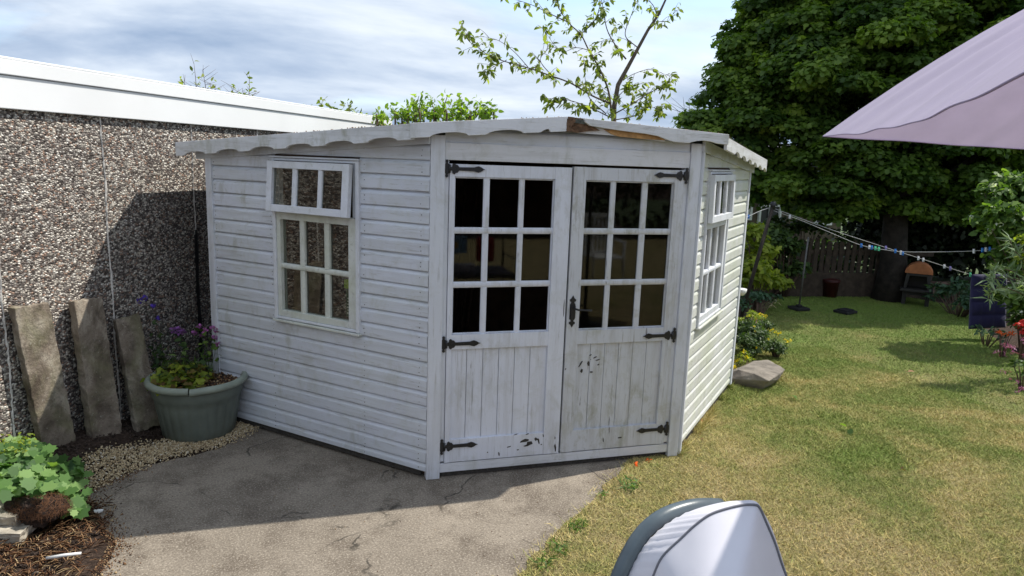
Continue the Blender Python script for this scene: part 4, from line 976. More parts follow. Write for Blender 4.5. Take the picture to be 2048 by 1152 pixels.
# ================================================================== BOULDER
q = lambda x, y, d: tuple(W(x, y, d))
g1 = G(1521, 779); g0 = G(1463, 768)
pts = [q(1477, 739, 6.02), q(1509, 721, 6.35), q(1537, 720, 6.4), q(1571, 739, 6.12), q(1509, 747, 5.90), q(1538, 762, 5.80), q(1463, 758, 6.0),
       tuple(g1+Vector((0, 0, -.02))), tuple(g0+Vector((0, 0, -.02))), q(1556, 760, 6.0), q(1470, 745, 6.35), q(1560, 742, 6.4), tuple(g1+Vector((.1, .3, -.02))), tuple(g0+Vector((.1, .3, -.02)))]
lumpy('boulder', pts, M['rock'], 'large angular grey brown boulder on the grass at the back corner of the summerhouse', 'boulder', 4, 4, .007, 8, bevel=.004)

# ================================================================== BABY CARRIER HOOD IN THE FOREGROUND
pr = empty('pram', tuple(W(1400, 1500, .95)), 'pale grey fabric pram hood with dark piping and grey tubular handle in the foreground', 'pram')
def cr(pts, n):          # Catmull-Rom
    pts = [Vector(p) for p in pts]; pts = [pts[0]*2-pts[1]]+pts+[pts[-1]*2-pts[-2]]; out = []
    for i in range(1, len(pts)-2):
        for k in range(n):
            t = k/n; a, b, c, d = pts[i-1:i+3]
            out.append(.5*((2*b)+(c-a)*t+(2*a-5*b+4*c-d)*t*t+(3*b-a-3*c+d)*t**3))
    out.append(pts[-2]); return out
seam = [(1290, 1200), (1306, 1152), (1325, 1112), (1362, 1076), (1392, 1048), (1425, 1026), (1476, 1011), (1508, 1009), (1519, 1016), (1532, 1045), (1549, 1085), (1562, 1125), (1575, 1160), (1588, 1200)]
silh = [(1232, 1200), (1250, 1152), (1270, 1116), (1290, 1086), (1320, 1058), (1352, 1036), (1392, 1018), (1442, 1005), (1480, 1001), (1512, 1003), (1530, 1030), (1545, 1060), (1562, 1110), (1590, 1200)]
d0 = .95
ND = 6
base_ = [Vector((x, y, d0)) for x, y in seam]
def sect(k):      # k=0 seam, 1 silhouette, 2..: falling away behind
    out = []
    for i, ((x, y), (sx_, sy_)) in enumerate(zip(seam, silh)):
        if k <= 1: px, py = x+(sx_-x)*math.sin(k*math.pi/2), y+(sy_-y)*math.sin(k*math.pi/2); d = d0+.055*k
        else:
            t = (k-1); px, py = sx_+(1400-sx_)*.05*t, sy_+14*t*t; d = d0+.055+.066*t
        out.append(W(px, py, d))
    return cr(out, 6)
ks = [0, .25, .5, .75, 1, 1.4, 2, 2.6, 3]
rows_ = [sect(k) for k in ks]
b_ = MB(); m_ = len(rows_[0]); rw = random.Random(2)
vs = []
for a, row in enumerate(rows_):
    for i, p in enumerate(row):
        wr = .0012*math.sin(i*1.9+a*.5)*(1 if 2 < i < 34 else 0)*(1 if 0 < a < 6 else 0); vs.append(tuple(p+Vector((0, 0, wr))))
b_.add(vs, [(a*m_+i, (a+1)*m_+i, (a+1)*m_+i+1, a*m_+i+1) for a in range(len(rows_)-1) for i in range(m_-1)], True)
b_.build('hood', M['hood'], pr)
# near side panel, gently domed
side = rows_[0]; cen = W(1430, 1330, d0-.17)
b_ = MB(); vs = []
K_ = 8
for a in range(K_+1):
    t = a/K_
    ring_ = [p.lerp(cen, t) for p in side]
    for it_ in range(26*a):
        ring_ = [ring_[0]]+[(ring_[i-1]+ring_[i]*2+ring_[i+1])/4 for i in range(1, len(ring_)-1)]+[ring_[-1]]
    for v in ring_:
        bulge = -_fw*.016*math.sin(t*math.pi*.55)
        vs.append(tuple(v+bulge))
b_.add(vs, [(a*m_+i, a*m_+i+1, (a+1)*m_+i+1, (a+1)*m_+i) for a in range(K_) for i in range(m_-1)], True); b_.build('side_panel', M['hood'], pr)
b_ = MB(); b_.tube([p-_fw*.0015 for p in rows_[0]], .0018, 6); b_.build('piping', M['piping'], pr)
hpath = cr([W(p[0]+8, p[1], d*.73) for p, d in (((1205, 1240), 1.36), ((1226, 1165), 1.36), ((1250, 1110), 1.37), ((1275, 1070), 1.38), ((1305, 1042), 1.39), ((1340, 1024), 1.41), ((1385, 1013), 1.44), ((1430, 1012), 1.49))], 8)
b_ = MB(); b_.tube(hpath, .0118, 16); b_.build('handle', M['handle'], pr)
# carry shell and stand below the frame edge
sb = W(1440, 1330, 1.02); b_ = MB(lambda p: Vector((sb.x+p[0], sb.y+p[1], sb.z+p[2])))
b_.lathe([(.0, -.22), (.07, -.22), (.11, -.17), (.12, -.1), (.115, -.04), (.10, -.01)], (0, .03, 0), 24, lambda th, i: 1+.25*abs(math.cos(th))); b_.build('carry_shell', M['handle'], pr)
b_ = MB()
for sx_ in (-.2, .2):
    b_.tube([(sb.x+sx_, sb.y+.05, sb.z-.14), (sb.x+sx_*1.1, sb.y+.05, .35), (sb.x+sx_*1.1, sb.y-.28, .12)], .012, 8); b_.tube([(sb.x+sx_*1.1, sb.y+.05, .35), (sb.x+sx_*1.1, sb.y+.33, .12)], .012, 8)
b_.build('chassis', M['handle'], pr)
for sx_ in (-.22, .22):
    for sy_ in (-.28, .33):
        b_ = MB(lambda p, sx_=sx_, sy_=sy_: Vector((sb.x+sx_+p[2], sb.y+sy_+p[0], .115+p[1]))); b_.lathe([(.02, -.02), (.085, -.02), (.11, -.012), (.115, 0), (.11, .012), (.085, .02), (.02, .02)], (0, 0, 0), 28); b_.build('wheel', M['blackpl'], pr)
# ================================================================== PARASOL
hgt_ = CAM.z+.105*1.3
def Hh(px, py, d):      # horizontal frame of the camera
    return None
Tip = PL(1645, 272, (0, 0, hgt_), Vector((0, 0, 1)))
N1 = PL(2075, 130, (0, 0, hgt_), Vector((0, 0, 1)))
e1 = (N1-Tip); side_ = e1.length; NSD = 6
Rr_ = side_; a1 = math.atan2(e1.y, e1.x)
cands = []
for s_ in (1, -1):
    an = a1+s_*math.radians(60); cands.append(Tip+Vector((math.cos(an), math.sin(an), 0))*Rr_)
Cn = max(cands, key=lambda v: (v-CAM).dot(_rt))
a0 = math.atan2(Tip.y-Cn.y, Tip.x-Cn.x)
para = empty('parasol', (Cn.x, Cn.y, 0), 'lilac grey parasol whose drooping corner hangs into the upper right', 'parasol')
APX = .62*1.3
b_ = MB(); NR, NS = 16, 10; rows_ = []
def canopy_pt(k, s, t, dz=0):
    """k rib sector, s 0..1 across the panel, t 0 hub .. 1 hem"""
    A1 = a0+(k)*math.pi/3; A2 = A1+math.pi/3
    p1 = Vector((math.cos(A1), math.sin(A1), 0))*Rr_*t; p2 = Vector((math.cos(A2), math.sin(A2), 0))*Rr_*t
    z = APX*(1-t*t)
    p = p1.lerp(p2, s); sag_ = -.045*math.sin(math.pi*s)*math.sin(math.pi*min(1, t*.9))
    fold = (.003*math.sin(s*19+k)*t+.0025*math.sin(s*31+t*3+k*2)*t + .022*(1-t)**.3*t*math.sin(s*46+2*math.sin(s*9)+k)+.012*(1-t)**.3*math.sin(s*27+k))*math.sin(math.pi*s)
    pull = 1-.035*math.sin(math.pi*s)*t
    return Vector((Cn.x+p.x*pull, Cn.y+p.y*pull, hgt_+z+sag_+fold+dz))
for k in range(6):
    vs = []; nS = 90
    for i in range(NR+1):
        for j in range(nS+1): vs.append(tuple(canopy_pt(k, j/nS, .02+.98*i/NR)))
    b_.add(vs, [(i*(nS+1)+j, (i+1)*(nS+1)+j, (i+1)*(nS+1)+j+1, i*(nS+1)+j+1) for i in range(NR) for j in range(nS)], True)
    # narrow hem turned under
    vs = []
    for j in range(nS+1):
        p = canopy_pt(k, j/nS, 1.0); vs += [tuple(p), (p.x, p.y, p.z-.003), (p.x*.997+Cn.x*.003, p.y*.997+Cn.y*.003, p.z-.002)]
    b_.add(vs, [(j*3+q, (j+1)*3+q, (j+1)*3+q+1, j*3+q+1) for j in range(nS) for q in range(2)], True)
b_.build('canopy', M['lilac_'] if 'lilac_' in M else M['parasol'], para)
for k in range(6):
    b_ = MB()
    path = [canopy_pt(k, 0, t, -.012) for t in (.03, .3, .6, .85, .985)]; b_.tube(path, .006, 6); b_.build('rib', M['galv'], para)
b_ = MB(); b_.tube([(Cn.x, Cn.y, .05), (Cn.x, Cn.y, hgt_+APX+.05)], .019, 14); b_.build('pole', M['galv'], para)
b_ = MB(); b_.lathe([(0, 0), (.25, 0), (.26, .03), (.22, .07), (.05, .10), (.04, .22), (.0, .22)], (Cn.x, Cn.y, .008), 28); b_.build('base', M['blackpl'], para)

# ================================================================== WASHING LINE
pb = G(1476, 650); pt = W(1546, 411, 8.3)
post = empty('washing_line_post', tuple(pb), 'leaning dark pole with pulley head behind the summerhouse corner', 'post')
b_ = MB(); b_.tube([pb-Vector((0, 0, .05)), pt], [.024, .022], 10); b_.build('pole', M['darkbark'], post)
b_ = MB(); b_.tube([pt+Vector((-.05, 0, .01)), pt+Vector((0, 0, .03)), pt+Vector((.05, 0, .0))], .008, 6); b_.tube([pt-Vector((0, 0, .04)), pt+Vector((0, 0, .045))], .03, 10)
hook = []
for i in range(17): th = i/16*2*math.pi; hook.append(pt+Vector((.035+.025*math.cos(th), 0, .0+.025*math.sin(th))))
b_.tube(hook, .004, 5); b_.build('pulley_head', M['iron'], post)
def linepath(pts, ds): return cr([W(x, y, d) for (x, y), d in zip(pts, ds)], 8)
LA_pts = [(1546, 416), (1650, 455), (1765, 493), (1850, 520), (1942, 549), (2010, 562), (2080, 575)]; LA_d = [8.3, 8.25, 8.15, 8.1, 8.0, 7.95, 7.9]
LB_pts = [(1546, 421), (1600, 440), (1660, 465), (1721, 490), (1772, 500), (1821, 504), (1946, 502), (2015, 493), (2080, 484)]; LB_d = [8.3, 8.2, 8.1, 8.0, 7.9, 7.8, 7.5, 7.3, 7.1]
LC_pts = [(1541, 415), (1520, 422), (1490, 436), (1455, 452), (1405, 470)]; LC_d = [8.3, 8.2, 8.0, 7.8, 7.5]
wl = None
for pts_, ds_, lb in ((LA_pts, LA_d, 'straight washing line running down from the pole to the navy pad'), (LB_pts, LB_d, 'sagging washing line strung between the pole and the right shrubs'), (LC_pts, LC_d, 'short end of washing line going behind the summerhouse')):
    b_ = MB(); b_.tube(linepath(pts_, ds_), .0032, 5); tag(b_.build('washing_line', M['rope'], None), lb, 'washing line')
b_ = MB(); b_.tube([W(2080, 470, 7.1), W(2085, 660, 7.1)+Vector((0, 0, -.3))], .03, 8); tag(b_.build('line_post', M['fence'], None), 'wooden post in the right shrubs that takes the far end of the line', 'post')
proto = None
def onpath(pts_, ds_, px):
    for (a, b2, d1, d2) in zip(pts_[:-1], pts_[1:], ds_[:-1], ds_[1:]):
        lo, hi = min(a[0], b2[0]), max(a[0], b2[0])
        if lo <= px <= hi: t = (px-a[0])/(b2[0]-a[0]); return W(px, a[1]+(b2[1]-a[1])*t, d1+(d2-d1)*t)
def peg(px, L_, mt, lb):
    p = onpath(L_[0], L_[1], px); b = MB(lambda v: p+Vector(v)*.75)
    for s_ in (-1, 1): b.prism([(-.009, -.034), (.004, -.034), (.010, -.005), (.012, .026), (.0, .026), (-.008, -.005)], s_*.002+s_*.004, s_*.010+s_*.004, ax=0)
    b.tube([(-.012, 0, .0), (.012, 0, .0)], .009, 8)
    tag(b.build('clothes_peg', M[mt], None), lb, 'peg', 'pegs on the washing lines')
LAp = (LA_pts, LA_d); LBp = (LB_pts, LB_d); LCp = (LC_pts, LC_d)
for a in ((1580, LBp, 'pegwhite', 'lone white peg nearest the leaning pole'), (1723, LBp, 'pegblue', 'first blue peg of the cluster on the sagging line'),
          (1739, LBp, 'pegwhite', 'white peg just left of the green pegs'), (1744, LBp, 'pegblue', 'blue peg touching the green pegs'), (1751, LBp, 'peggreen', 'left mint green peg in the middle cluster'), (1758, LBp, 'peggreen', 'right mint green peg in the middle cluster'),
          (1772, LAp, 'pegpurple', 'purple blue peg above where the two lines cross'), (1791, LBp, 'pegblue', 'blue peg just past the crossing of the lines'), (1802, LAp, 'pegwhite', 'white peg next to a blue one right of the crossing'), (1806, LAp, 'pegblue', 'blue peg right beside a white one past the crossing'),
          (1837, LAp, 'pegwhite', 'left peg of the white pair on the descending line'), (1847, LAp, 'pegwhite', 'right peg of the white pair on the descending line'), (1889, LAp, 'pegwhite', 'single white peg on the way to the navy pad'), (1901, LAp, 'pegpurple', 'small lilac peg near the navy pad'),
          (1941, LAp, 'peggreen', 'green peg holding the left corner of the navy pad'), (1948, LBp, 'pegwhite', 'greyish white peg at the right end of the upper line'), (1965, LBp, 'pegblue', 'left blue peg of the group before the shrubs'), (1972, LBp, 'pegwhite', 'white peg between two blue ones by the shrubs'), (1980, LBp, 'pegblue', 'last blue peg before the shrubs'),
          (1497, LCp, 'pegblue', 'blue peg by the summerhouse edge'), (1491, LCp, 'pegpink', 'pink peg by the summerhouse edge')): peg(*a)
# quilted pad hanging on the line
cr4 = [W(1943, 549, 8.0), W(2013, 548, 7.97), W(2010, 655, 7.97), W(1938, 658, 8.0)]
b_ = MB(); nu, nv = 24, 36; vs = []
for side_s in (-1, 1):
    for j in range(nv+1):
        for i in range(nu+1):
            u, v = i/nu, j/nv; p = cr4[0].lerp(cr4[1], u).lerp(cr4[3].lerp(cr4[2], u), v)
            puff = (abs(math.sin(v*math.pi*4))**.5)*(min(1, 6*u, 6*(1-u))**.6)
            puff *= 1-.35*math.exp(-((u-.33)/.05)**2)-.35*math.exp(-((u-.67)/.05)**2)
            vs.append(tuple(p+_fw*side_s*(.012+.028*puff)))
fs = []; W_n = (nu+1); NP = W_n*(nv+1)
for s_ in (0, 1):
    for j in range(nv):
        for i in range(nu):
            a = s_*NP+j*W_n+i; f_ = (a, a+1, a+1+W_n, a+W_n); fs.append(f_ if s_ == 0 else f_[::-1])
per = [i for i in range(nu+1)]+[j*W_n+nu for j in range(1, nv+1)]+[nv*W_n+i for i in range(nu-1, -1, -1)]+[j*W_n for j in range(nv-1, 0, -1)]
for q_ in range(len(per)): a = per[q_]; c = per[(q_+1) % len(per)]; fs.append((a, a+NP, c+NP, c))
b_.add(vs, fs, True); tag(b_.build('quilted_pad', M['navy'], None), 'navy blue quilted seat pad pegged to the washing line', 'pad')

# ================================================================== THINGS AT THE FAR END OF THE LAWN
p0 = G(1597, 621); prop = empty('thin_pole', tuple(p0), 'thin dark pole standing on a flat square foot on the lawn', 'pole')
b_ = MB(); b_.tube([p0, W(1617, 474, 9.25)], .011, 8); b_.build('pole', M['galv'], prop)
b_ = MB(lambda p: p0+Vector(p)); b_.box(-.10, .10, -.10, .10, .012, .05); b_.box(-.03, .03, -.03, .03, .05, .08); b_.build('foot', M['blackpl'], prop, .008)
p0 = G(1690, 627); b_ = MB(lambda p: p0+Vector((p[0]*.95-p[1]*.3, p[0]*.3+p[1]*.95, p[2]))); b_.box(-.12, .12, -.1, .1, .008, .045); b_.box(-.09, .09, -.07, .07, .045, .06)
tag(b_.build('drain_tray', M['blackpl'], None, .008), 'flat black plastic tray lying on the far lawn', 'tray')
p0 = G(1658, 594); bn = empty('plastic_bin', tuple(p0), 'dark red tub in the shade below the fence', 'tub')
b_ = MB(); b_.lathe([(0, 0), (.10, 0), (.115, .22), (.125, .225), (.125, .25), (.11, .25)], tuple(p0), 20); b_.build('tub', M['redbin'], bn)
b_ = MB(); b_.lathe([(.13, .25), (.13, .262), (.05, .275), (0, .28)], tuple(p0), 20); b_.build('lid', M['redbin'], bn)
for px0, px1, py, lb in ((1588, 1616, 584, 'short grey edging log beside the thin pole'), (1676, 1712, 590, 'grey edging log right of the dark red tub')):
    a = G(px0, py); c = G(px1, py+3); b_ = MB(); b_.tube([a+Vector((0, 0, .03)), a.lerp(c, .5)+Vector((0, 0, .035)), c+Vector((0, 0, .03))], [.026, .03, .026], 8); tag(b_.build('edging_log', M['twig'], None), lb, 'log')
# fire pit with terracotta hood
p0 = G(1829, 609); ch = empty('chiminea', tuple(p0), 'dark metal fire pit with an arched terracotta coloured top at the back of the lawn', 'chiminea')
cdir = (CAM-p0); cdir.z = 0; cdir.normalize(); cr_ = Vector((-cdir.y, cdir.x, 0))
TC = lambda p: p0 + cr_*p[0] + cdir*p[1] + Vector((0, 0, p[2]))
m, nt, bb = mat('smoked_black_metal', (.035, .032, .030), .6, .3); M['smoke'] = m
b_ = MB(TC)
b_.prism([(-.17, .0), (-.12, .0), (-.12, .15), (.12, .15), (.12, .0), (.17, .0), (.17, .20), (-.17, .20)][::-1], -.13, .13); b_.build('stand', M['smoke'], ch, .004)
b_ = MB(TC); b_.box(-.20, .20, -.16, .20, .202, .235); b_.build('ledge', M['smoke'], ch, .004)
b_ = MB(TC); b_.prism([(-.165, .237), (-.13, .237), (-.105, .42), (.105, .42), (.13, .237), (.165, .237), (.150, .45), (-.150, .45)][::-1], -.12, .12); b_.box(-.15, .15, -.125, -.118, .237, .45); b_.build('fire_box', M['smoke'], ch, .003)
arc = [(.172*math.cos(t), .452+.15*math.sin(t)) for t in [math.pi*i/16 for i in range(17)]]
b_ = MB(TC); b_.prism(arc[::-1], -.13, .13); b_.build('arched_top', M['terra'], ch, .006)
# plank bench
a = W(1858, 566, 10.4); c = W(1918, 568, 10.4); bh = empty('plank_bench', tuple((a+c)/2-Vector((0, 0, .3))), 'low grey plank bench in the shade right of the fire pit', 'bench')
b_ = MB(); b_.tube([a, c], [.03, .03], 4); b_.build('seat', M['twig'], bh)
for p_ in (a.lerp(c, .15), a.lerp(c, .85)): b_ = MB(); b_.tube([(p_.x, p_.y, 0), tuple(p_)], .03, 6); b_.build('leg', M['twig'], bh)
# picket fence
fa = G(1560, 592); fb_ = G(1745, 594); fdir = (fb_-fa); fdir.z = 0; flen = fdir.length; fdir.normalize(); fn_ = Vector((fdir.y, -fdir.x, 0))
fe = empty('picket_fence', tuple(fa), 'brown picket fence in deep shade at the end of the lawn', 'fence')
fT = lambda p: Vector((fa.x, fa.y, 0))+fdir*p[0]+fn_*p[1]+Vector((0, 0, p[2]))
rf = random.Random(6); npk = int(flen*1.0/.105)+12
for i in range(npk):
    u = -.5+i*.098; h = .83+.03*math.sin(i*.8)+rf.uniform(-.02, .02); wd_ = .030+rf.uniform(-.004, .006)
    b_ = MB(fT); b_.prism([(u-wd_, .02), (u+wd_, .02), (u+wd_+rf.uniform(-.006, .006), h-.03), (u+wd_*.4, h), (u-wd_*.5, h+.004), (u-wd_, h-.03)][::-1], 0, .018); b_.build('picket', M['fence'], fe)
for z in (.22, .62): b_ = MB(fT); b_.box(-.6, flen+.9, -.032, -.002, z, z+.07); b_.build('rail', M['fence'], fe)
b_ = MB(fT); b_.box(-.6, flen+.9, .019, .035, 0, .36); b_.build('gravel_board', M['fence'], fe)
# neighbouring house
ho = W(1478, 470, 17); h1 = W(1680, 470, 18.5); hd_ = (h1-ho); hd_.z = 0; hl = hd_.length; hd_.normalize(); hn = Vector((hd_.y, -hd_.x, 0))
hT = lambda p: Vector((ho.x, ho.y, 0))+hd_*p[0]+hn*p[1]+Vector((0, 0, p[2]))
hs = empty('stone_house', tuple(Vector((ho.x, ho.y, 0))), 'neighbouring sandstone house glimpsed between the summerhouse and the big tree', 'house')
b_ = MB(hT); b_.box(0, hl, -5, 0, -.1, 2.0); b_.build('wall', M['housestone'], hs)
b_ = MB(hT); b_.prism([(.3, 1.9), (-2.5, 2.45), (-5.3, 1.9), (-5.3, 2.0), (-2.5, 2.55), (.3, 2.0)], -.2, hl+.2, ax=0); b_.build('roof', M['roofslate'], hs)
def hpix(px, py):
    v = PL(px, py, ho, hn); return (Vector((v.x-ho.x, v.y-ho.y, 0)).dot(hd_), v.z)
for (x0, y0, x1, y1) in ((1517, 408, 1557, 450), (1487, 404, 1500, 440), (1630, 408, 1660, 450)):
    u0, z1 = hpix(x0, y0); u1, z0 = hpix(x1, y1); b_ = MB(hT)
    b_.box(u0, u0+.06, .002, .06, z0, z1); b_.box(u1-.06, u1, .002, .06, z0, z1); b_.box(u0+.06, u1-.06, .002, .06, z0, z0+.07); b_.box(u0+.06, u1-.06, .002, .06, z1-.06, z1); b_.box((u0+u1)/2-.03, (u0+u1)/2+.03, .002, .055, z0+.07, z1-.06)
    wn = b_.build('window', M['upvc'], hs); b_ = MB(hT); b_.box(u0+.05, u1-.05, .001, .012, z0+.05, z1-.05); b_.build('pane', M['iron'], wn)
# white overflow bowl on the hidden side
c = W(1482, 580, 6.6); b_ = MB(); b_.lathe([(0, -.05), (.03, -.048), (.05, -.02), (.055, .012), (.045, .012), (.0, .0)], tuple(c), 16); wb = b_.build('hanging_bowl', M['whiteplastic'], None); tag(wb, 'small white bowl hung on the back corner of the summerhouse', 'bowl')
b_ = MB(); b_.tube([c+Vector((-.02, 0, -.05)), c+Vector((-.02, 0, -.24))], .012, 8); b_.build('downspout', M['whiteplastic'], wb)

# ================================================================== TREES AND SHRUBS
def shrub(name, label, cat, blobs, mt, per, lsize, lw, seed, shape='ovate', root=None, cl=None, flowers=None, stems=True, group=None, sub=.42, jit=.55, ground=0.0):
    """blobs: (px, py, r_px, depth); each is filled with leaf clumps"""
    r = np.random.default_rng(seed); cs = []; rs_ = []; ctr = []
    for (px, py, rp, d) in blobs:
        c = np.array(W(px, py, d)); R = rp/FOC*d; ctr.append((c, R)); n = max(3, int((cl or 14)*(R/.3)**1.6))
        dd = r.normal(0, 1, (n, 3)); dd /= np.linalg.norm(dd, axis=1)[:, None]; dd[:, 2] = np.where(dd[:, 2] < -.4, -dd[:, 2], dd[:, 2])
        q = r.uniform(.45, 1.0, n)**.6
        p = c+dd*q[:, None]*R*(1-sub*.5)
        for a in p:
            if a[2] > ground+.03: cs.append(a); rs_.append(R*sub*r.uniform(.6, 1.2))
    c0 = np.mean([c for c, _ in ctr], 0)
    if root: g_ = W(root[0], 600, root[1]); c0 = np.array([g_.x, g_.y, 0])
    if root: g_ = W(root[0], 600, root[1]); c0 = np.array([g_.x, g_.y, 0])
    t = empty(name, (c0[0], c0[1], 0), label, cat, group)
    per = max(per, 2.6*2*math.pi/(lsize**2*lw*.6)*.5) if lw > .2 else per
    P, Q = clumps(cs, rs_, min(per, 26000), r); k = P[:, 2] > ground+.01; P, Q = P[k], Q[k]
    leaves('foliage', P, Q, lsize, lw, M[mt], r, shape, t, jit)
    if stems:
        b = MB()
        for a in cs[::max(1, len(cs)//26)]:
            b0 = Vector((c0[0]+(a[0]-c0[0])*.25, c0[1]+(a[1]-c0[1])*.25, 0)); a = Vector(a); b.tube([b0, b0.lerp(a, .5)+Vector((0, 0, .03)), a], [.008, .006, .003], 5)
        b.build('stem', M['twig'], t)
    if flowers:
        for fm, cnt, sz in flowers:
            idx = r.integers(0, len(cs), cnt); FP = []; FQ = []
            for i in idx:
                dv_ = r.normal(0, 1, 3)+np.array([-.2, -.9, .7]); dv_ /= np.linalg.norm(dv_); ce = cs[i]+dv_*rs_[i]*1.0
                for k_ in range(9): d2 = r.normal(0, 1, 3); d2 /= np.linalg.norm(d2); FP.append(ce+d2*sz*.7); FQ.append(d2)
            leaves('flowers', np.array(FP), np.array(FQ), sz, .8, M[fm], r, 'ovate', t, .3)
    return t
# --- the big tree
r = np.random.default_rng(101); D0 = 10.3
tb = G(1775, 600); bt = empty('broad_tree', tuple(tb), 'huge dark green maple like tree filling the upper right over the lawn', 'tree')
lobes = [(1735, 10, 205, 10.3), (1603, 140, 165, 10.0), (1535, 275, 120, 9.8), (1462, 285, 66, 9.8), (1700, 190, 190, 9.4), (1850, 120, 230, 9.8), (2000, 30, 230, 10.2), (1870, 290, 170, 9.3), (2020, 230, 190, 9.8), (1650, 350, 110, 9.2), (1775, 395, 95, 9.0), (1890, 415, 80, 9.3), (1600, -150, 200, 10.6), (1850, -200, 300, 10.4), (2100, -120, 280, 10.6), (2170, 150, 230, 10.4), (2150, 380, 170, 10.3), (1960, 380, 90, 10.2), (1560, 395, 60, 9.6), (1395, 262, 30, 9.8), (1560, 55, 75, 10.2), (1490, 150, 62, 10.0), (1478, 195, 60, 10.0), (1540, 200, 80, 9.9), (1770, 452, 62, 9.2), (1700, 440, 55, 9.3), (1835, 455, 55, 9.1), (1640, 445, 45, 9.4), (1700, 100, 240, 11.6), (1800, 300, 220, 11.4)]
cs = []; rr2 = []
for (px, py, rp, d) in lobes:
    d += .9; c = np.array(W(px, py, d)); R = rp/FOC*d; n = int(52*R**2)+5
    dd = r.normal(0, 1, (n*3, 3)); dd /= np.linalg.norm(dd, axis=1)[:, None]
    vis = (dd @ np.array(-_fw)) + .45*dd[:, 2]
    dd = dd[vis > -.35][:n]
    q = r.uniform(.72, 1.03, len(dd))
    p = c+dd*q[:, None]*R*.92
    keep_ = p[:, 2] > 1.15+.0*p[:, 0]
    for a in p[keep_]: cs.append(a); rr2.append(r.uniform(.17, .34))
print('tree clumps', len(cs))
P, Q = clumps(cs, rr2, 3500, r, flat=.62, up=.9, shell=.5)
tint = np.concatenate([np.full(max(6, int(3500*q_**2)), np.clip(.42+.26*r.normal(), 0, 1)) for q_ in rr2]); tint = np.clip(tint+.1*r.normal(0, 1, len(P)), 0, 1)

print('tree leaves', len(P))
leaves('crown', P, Q, .066, .95, M['maple'], r, 'maple', bt, .50, .45, tint)
b_ = MB(); b_.tube([tb-Vector((0, 0, .1)), tb+Vector((.02, 0, .5)), tb+Vector((-.05, 0, 1.2)), tb+Vector((.1, .1, 2.4)), tb+Vector((.0, .1, 4.2))], [.24, .18, .16, .13, .07], 14); b_.build('trunk', M['darkbark'], bt)
rb2 = random.Random(12)
for i in range(14):
    c = Vector(cs[int(len(cs)*(i+.5)/14)]); s0 = tb+Vector((0, .05, rb2.uniform(1.2, 3.2))); b_ = MB(); b_.tube([s0, s0.lerp(c, .4)+Vector((0, 0, .12)), s0.lerp(c, .8)+Vector((0, 0, .05)), c], [.07, .045, .022, .01], 7); b_.build('limb', M['darkbark'], bt)
# --- dark hedge closing the end of the garden
r = np.random.default_rng(111); cs = []; rr2 = []
for i in range(700):
    px = r.uniform(1690, 2250); d = 12.6+r.uniform(-.4, .6); g = W(px, 560, d); cs.append(np.array([g.x, g.y, r.uniform(.1, 2.6)])); rr2.append(r.uniform(.25, .4))
P, Q = clumps(cs, rr2, 300, r, flat=.8, up=.4); he = empty('dark_hedge', (cs[0][0], cs[0][1], 0), 'very dark tall hedge in the shade behind the fire pit and bench', 'hedge')
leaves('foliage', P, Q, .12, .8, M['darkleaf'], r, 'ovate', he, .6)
b_ = MB()
for i in range(0, 700, 25): b_.tube([(cs[i][0], cs[i][1]+.2, 0), (cs[i][0]+.05, cs[i][1]+.2, cs[i][2])], .03, 5)
b_.build('stem', M['darkbark'], he)
shrub('low_shrub', 'green bush showing through the pickets', 'shrub', [(1600, 545, 70, 13.5), (1670, 550, 70, 13.8), (1540, 540, 50, 13.4), (1730, 565, 50, 14)], 'shrub', 160, .14, .7, 112, cl=10)
# --- hedge shrubs left of the lawn
shrub('hedge_shrub', 'loose yellow green bush between the leaning pole and the fence', 'shrub', [(1520, 520, 45, 9.3), (1505, 565, 45, 9.0), (1545, 575, 38, 9.5), (1490, 480, 40, 9.2)], 'yellowgreen', 700, .085, .6, 121, cl=16)
shrub('hedge_shrub', 'darker brownish green bush against the left end of the picket fence', 'shrub', [(1560, 500, 42, 10.0), (1590, 550, 40, 10.1), (1540, 470, 34, 10.2), (1600, 500, 25, 10.3)], 'shrub', 700, .08, .7, 122, cl=16)
shrub('hedge_shrub', 'dark bush under the tree hiding the top of the picket fence', 'shrub', [(1590, 462, 30, 10.9), (1640, 470, 26, 11.0), (1680, 478, 24, 11.0), (1560, 450, 24, 10.8)], 'shrub', 700, .075, .7, 128, cl=18)
shrub('ground_cover', 'low blue green leafy clump at the foot of the hedge', 'plant', [(1500, 600, 22, 8.6), (1525, 600, 22, 8.9), (1545, 598, 16, 9.2), (1490, 612, 18, 8.3)], 'bluegreen', 2500, .05, .6, 123, cl=22, sub=.5)
shrub('dry_grass_tuft', 'tan dead tuft at the hedge foot beside the lawn', 'plant', [(1550, 610, 12, 9.0)], 'gravel', 4000, .08, .12, 124, shape='lance', cl=20, stems=False)
shrub('potentilla', 'rounded green shrub behind the boulder at the summerhouse corner', 'shrub', [(1495, 668, 34, 7.1), (1512, 690, 34, 6.9), (1488, 700, 30, 6.8), (1525, 660, 22, 7.2)], 'shrub', 3600, .035, .45, 125, cl=48, flowers=[('yellow', 7, .012)])
shrub('potentilla', 'small low green shrub just above the boulder', 'shrub', [(1548, 697, 20, 6.9), (1560, 698, 13, 6.9)], 'shrub', 5000, .03, .45, 126, cl=120)
shrub('pale_shrub', 'pale yellow green spray touching the summerhouse wall', 'shrub', [(1484, 715, 22, 6.6), (1500, 640, 24, 7.5), (1480, 735, 18, 6.4), (1520, 645, 20, 7.6)], 'yellowgreen', 2500, .04, .3, 127, shape='lance', cl=22, flowers=[('yellow', 10, .016)])
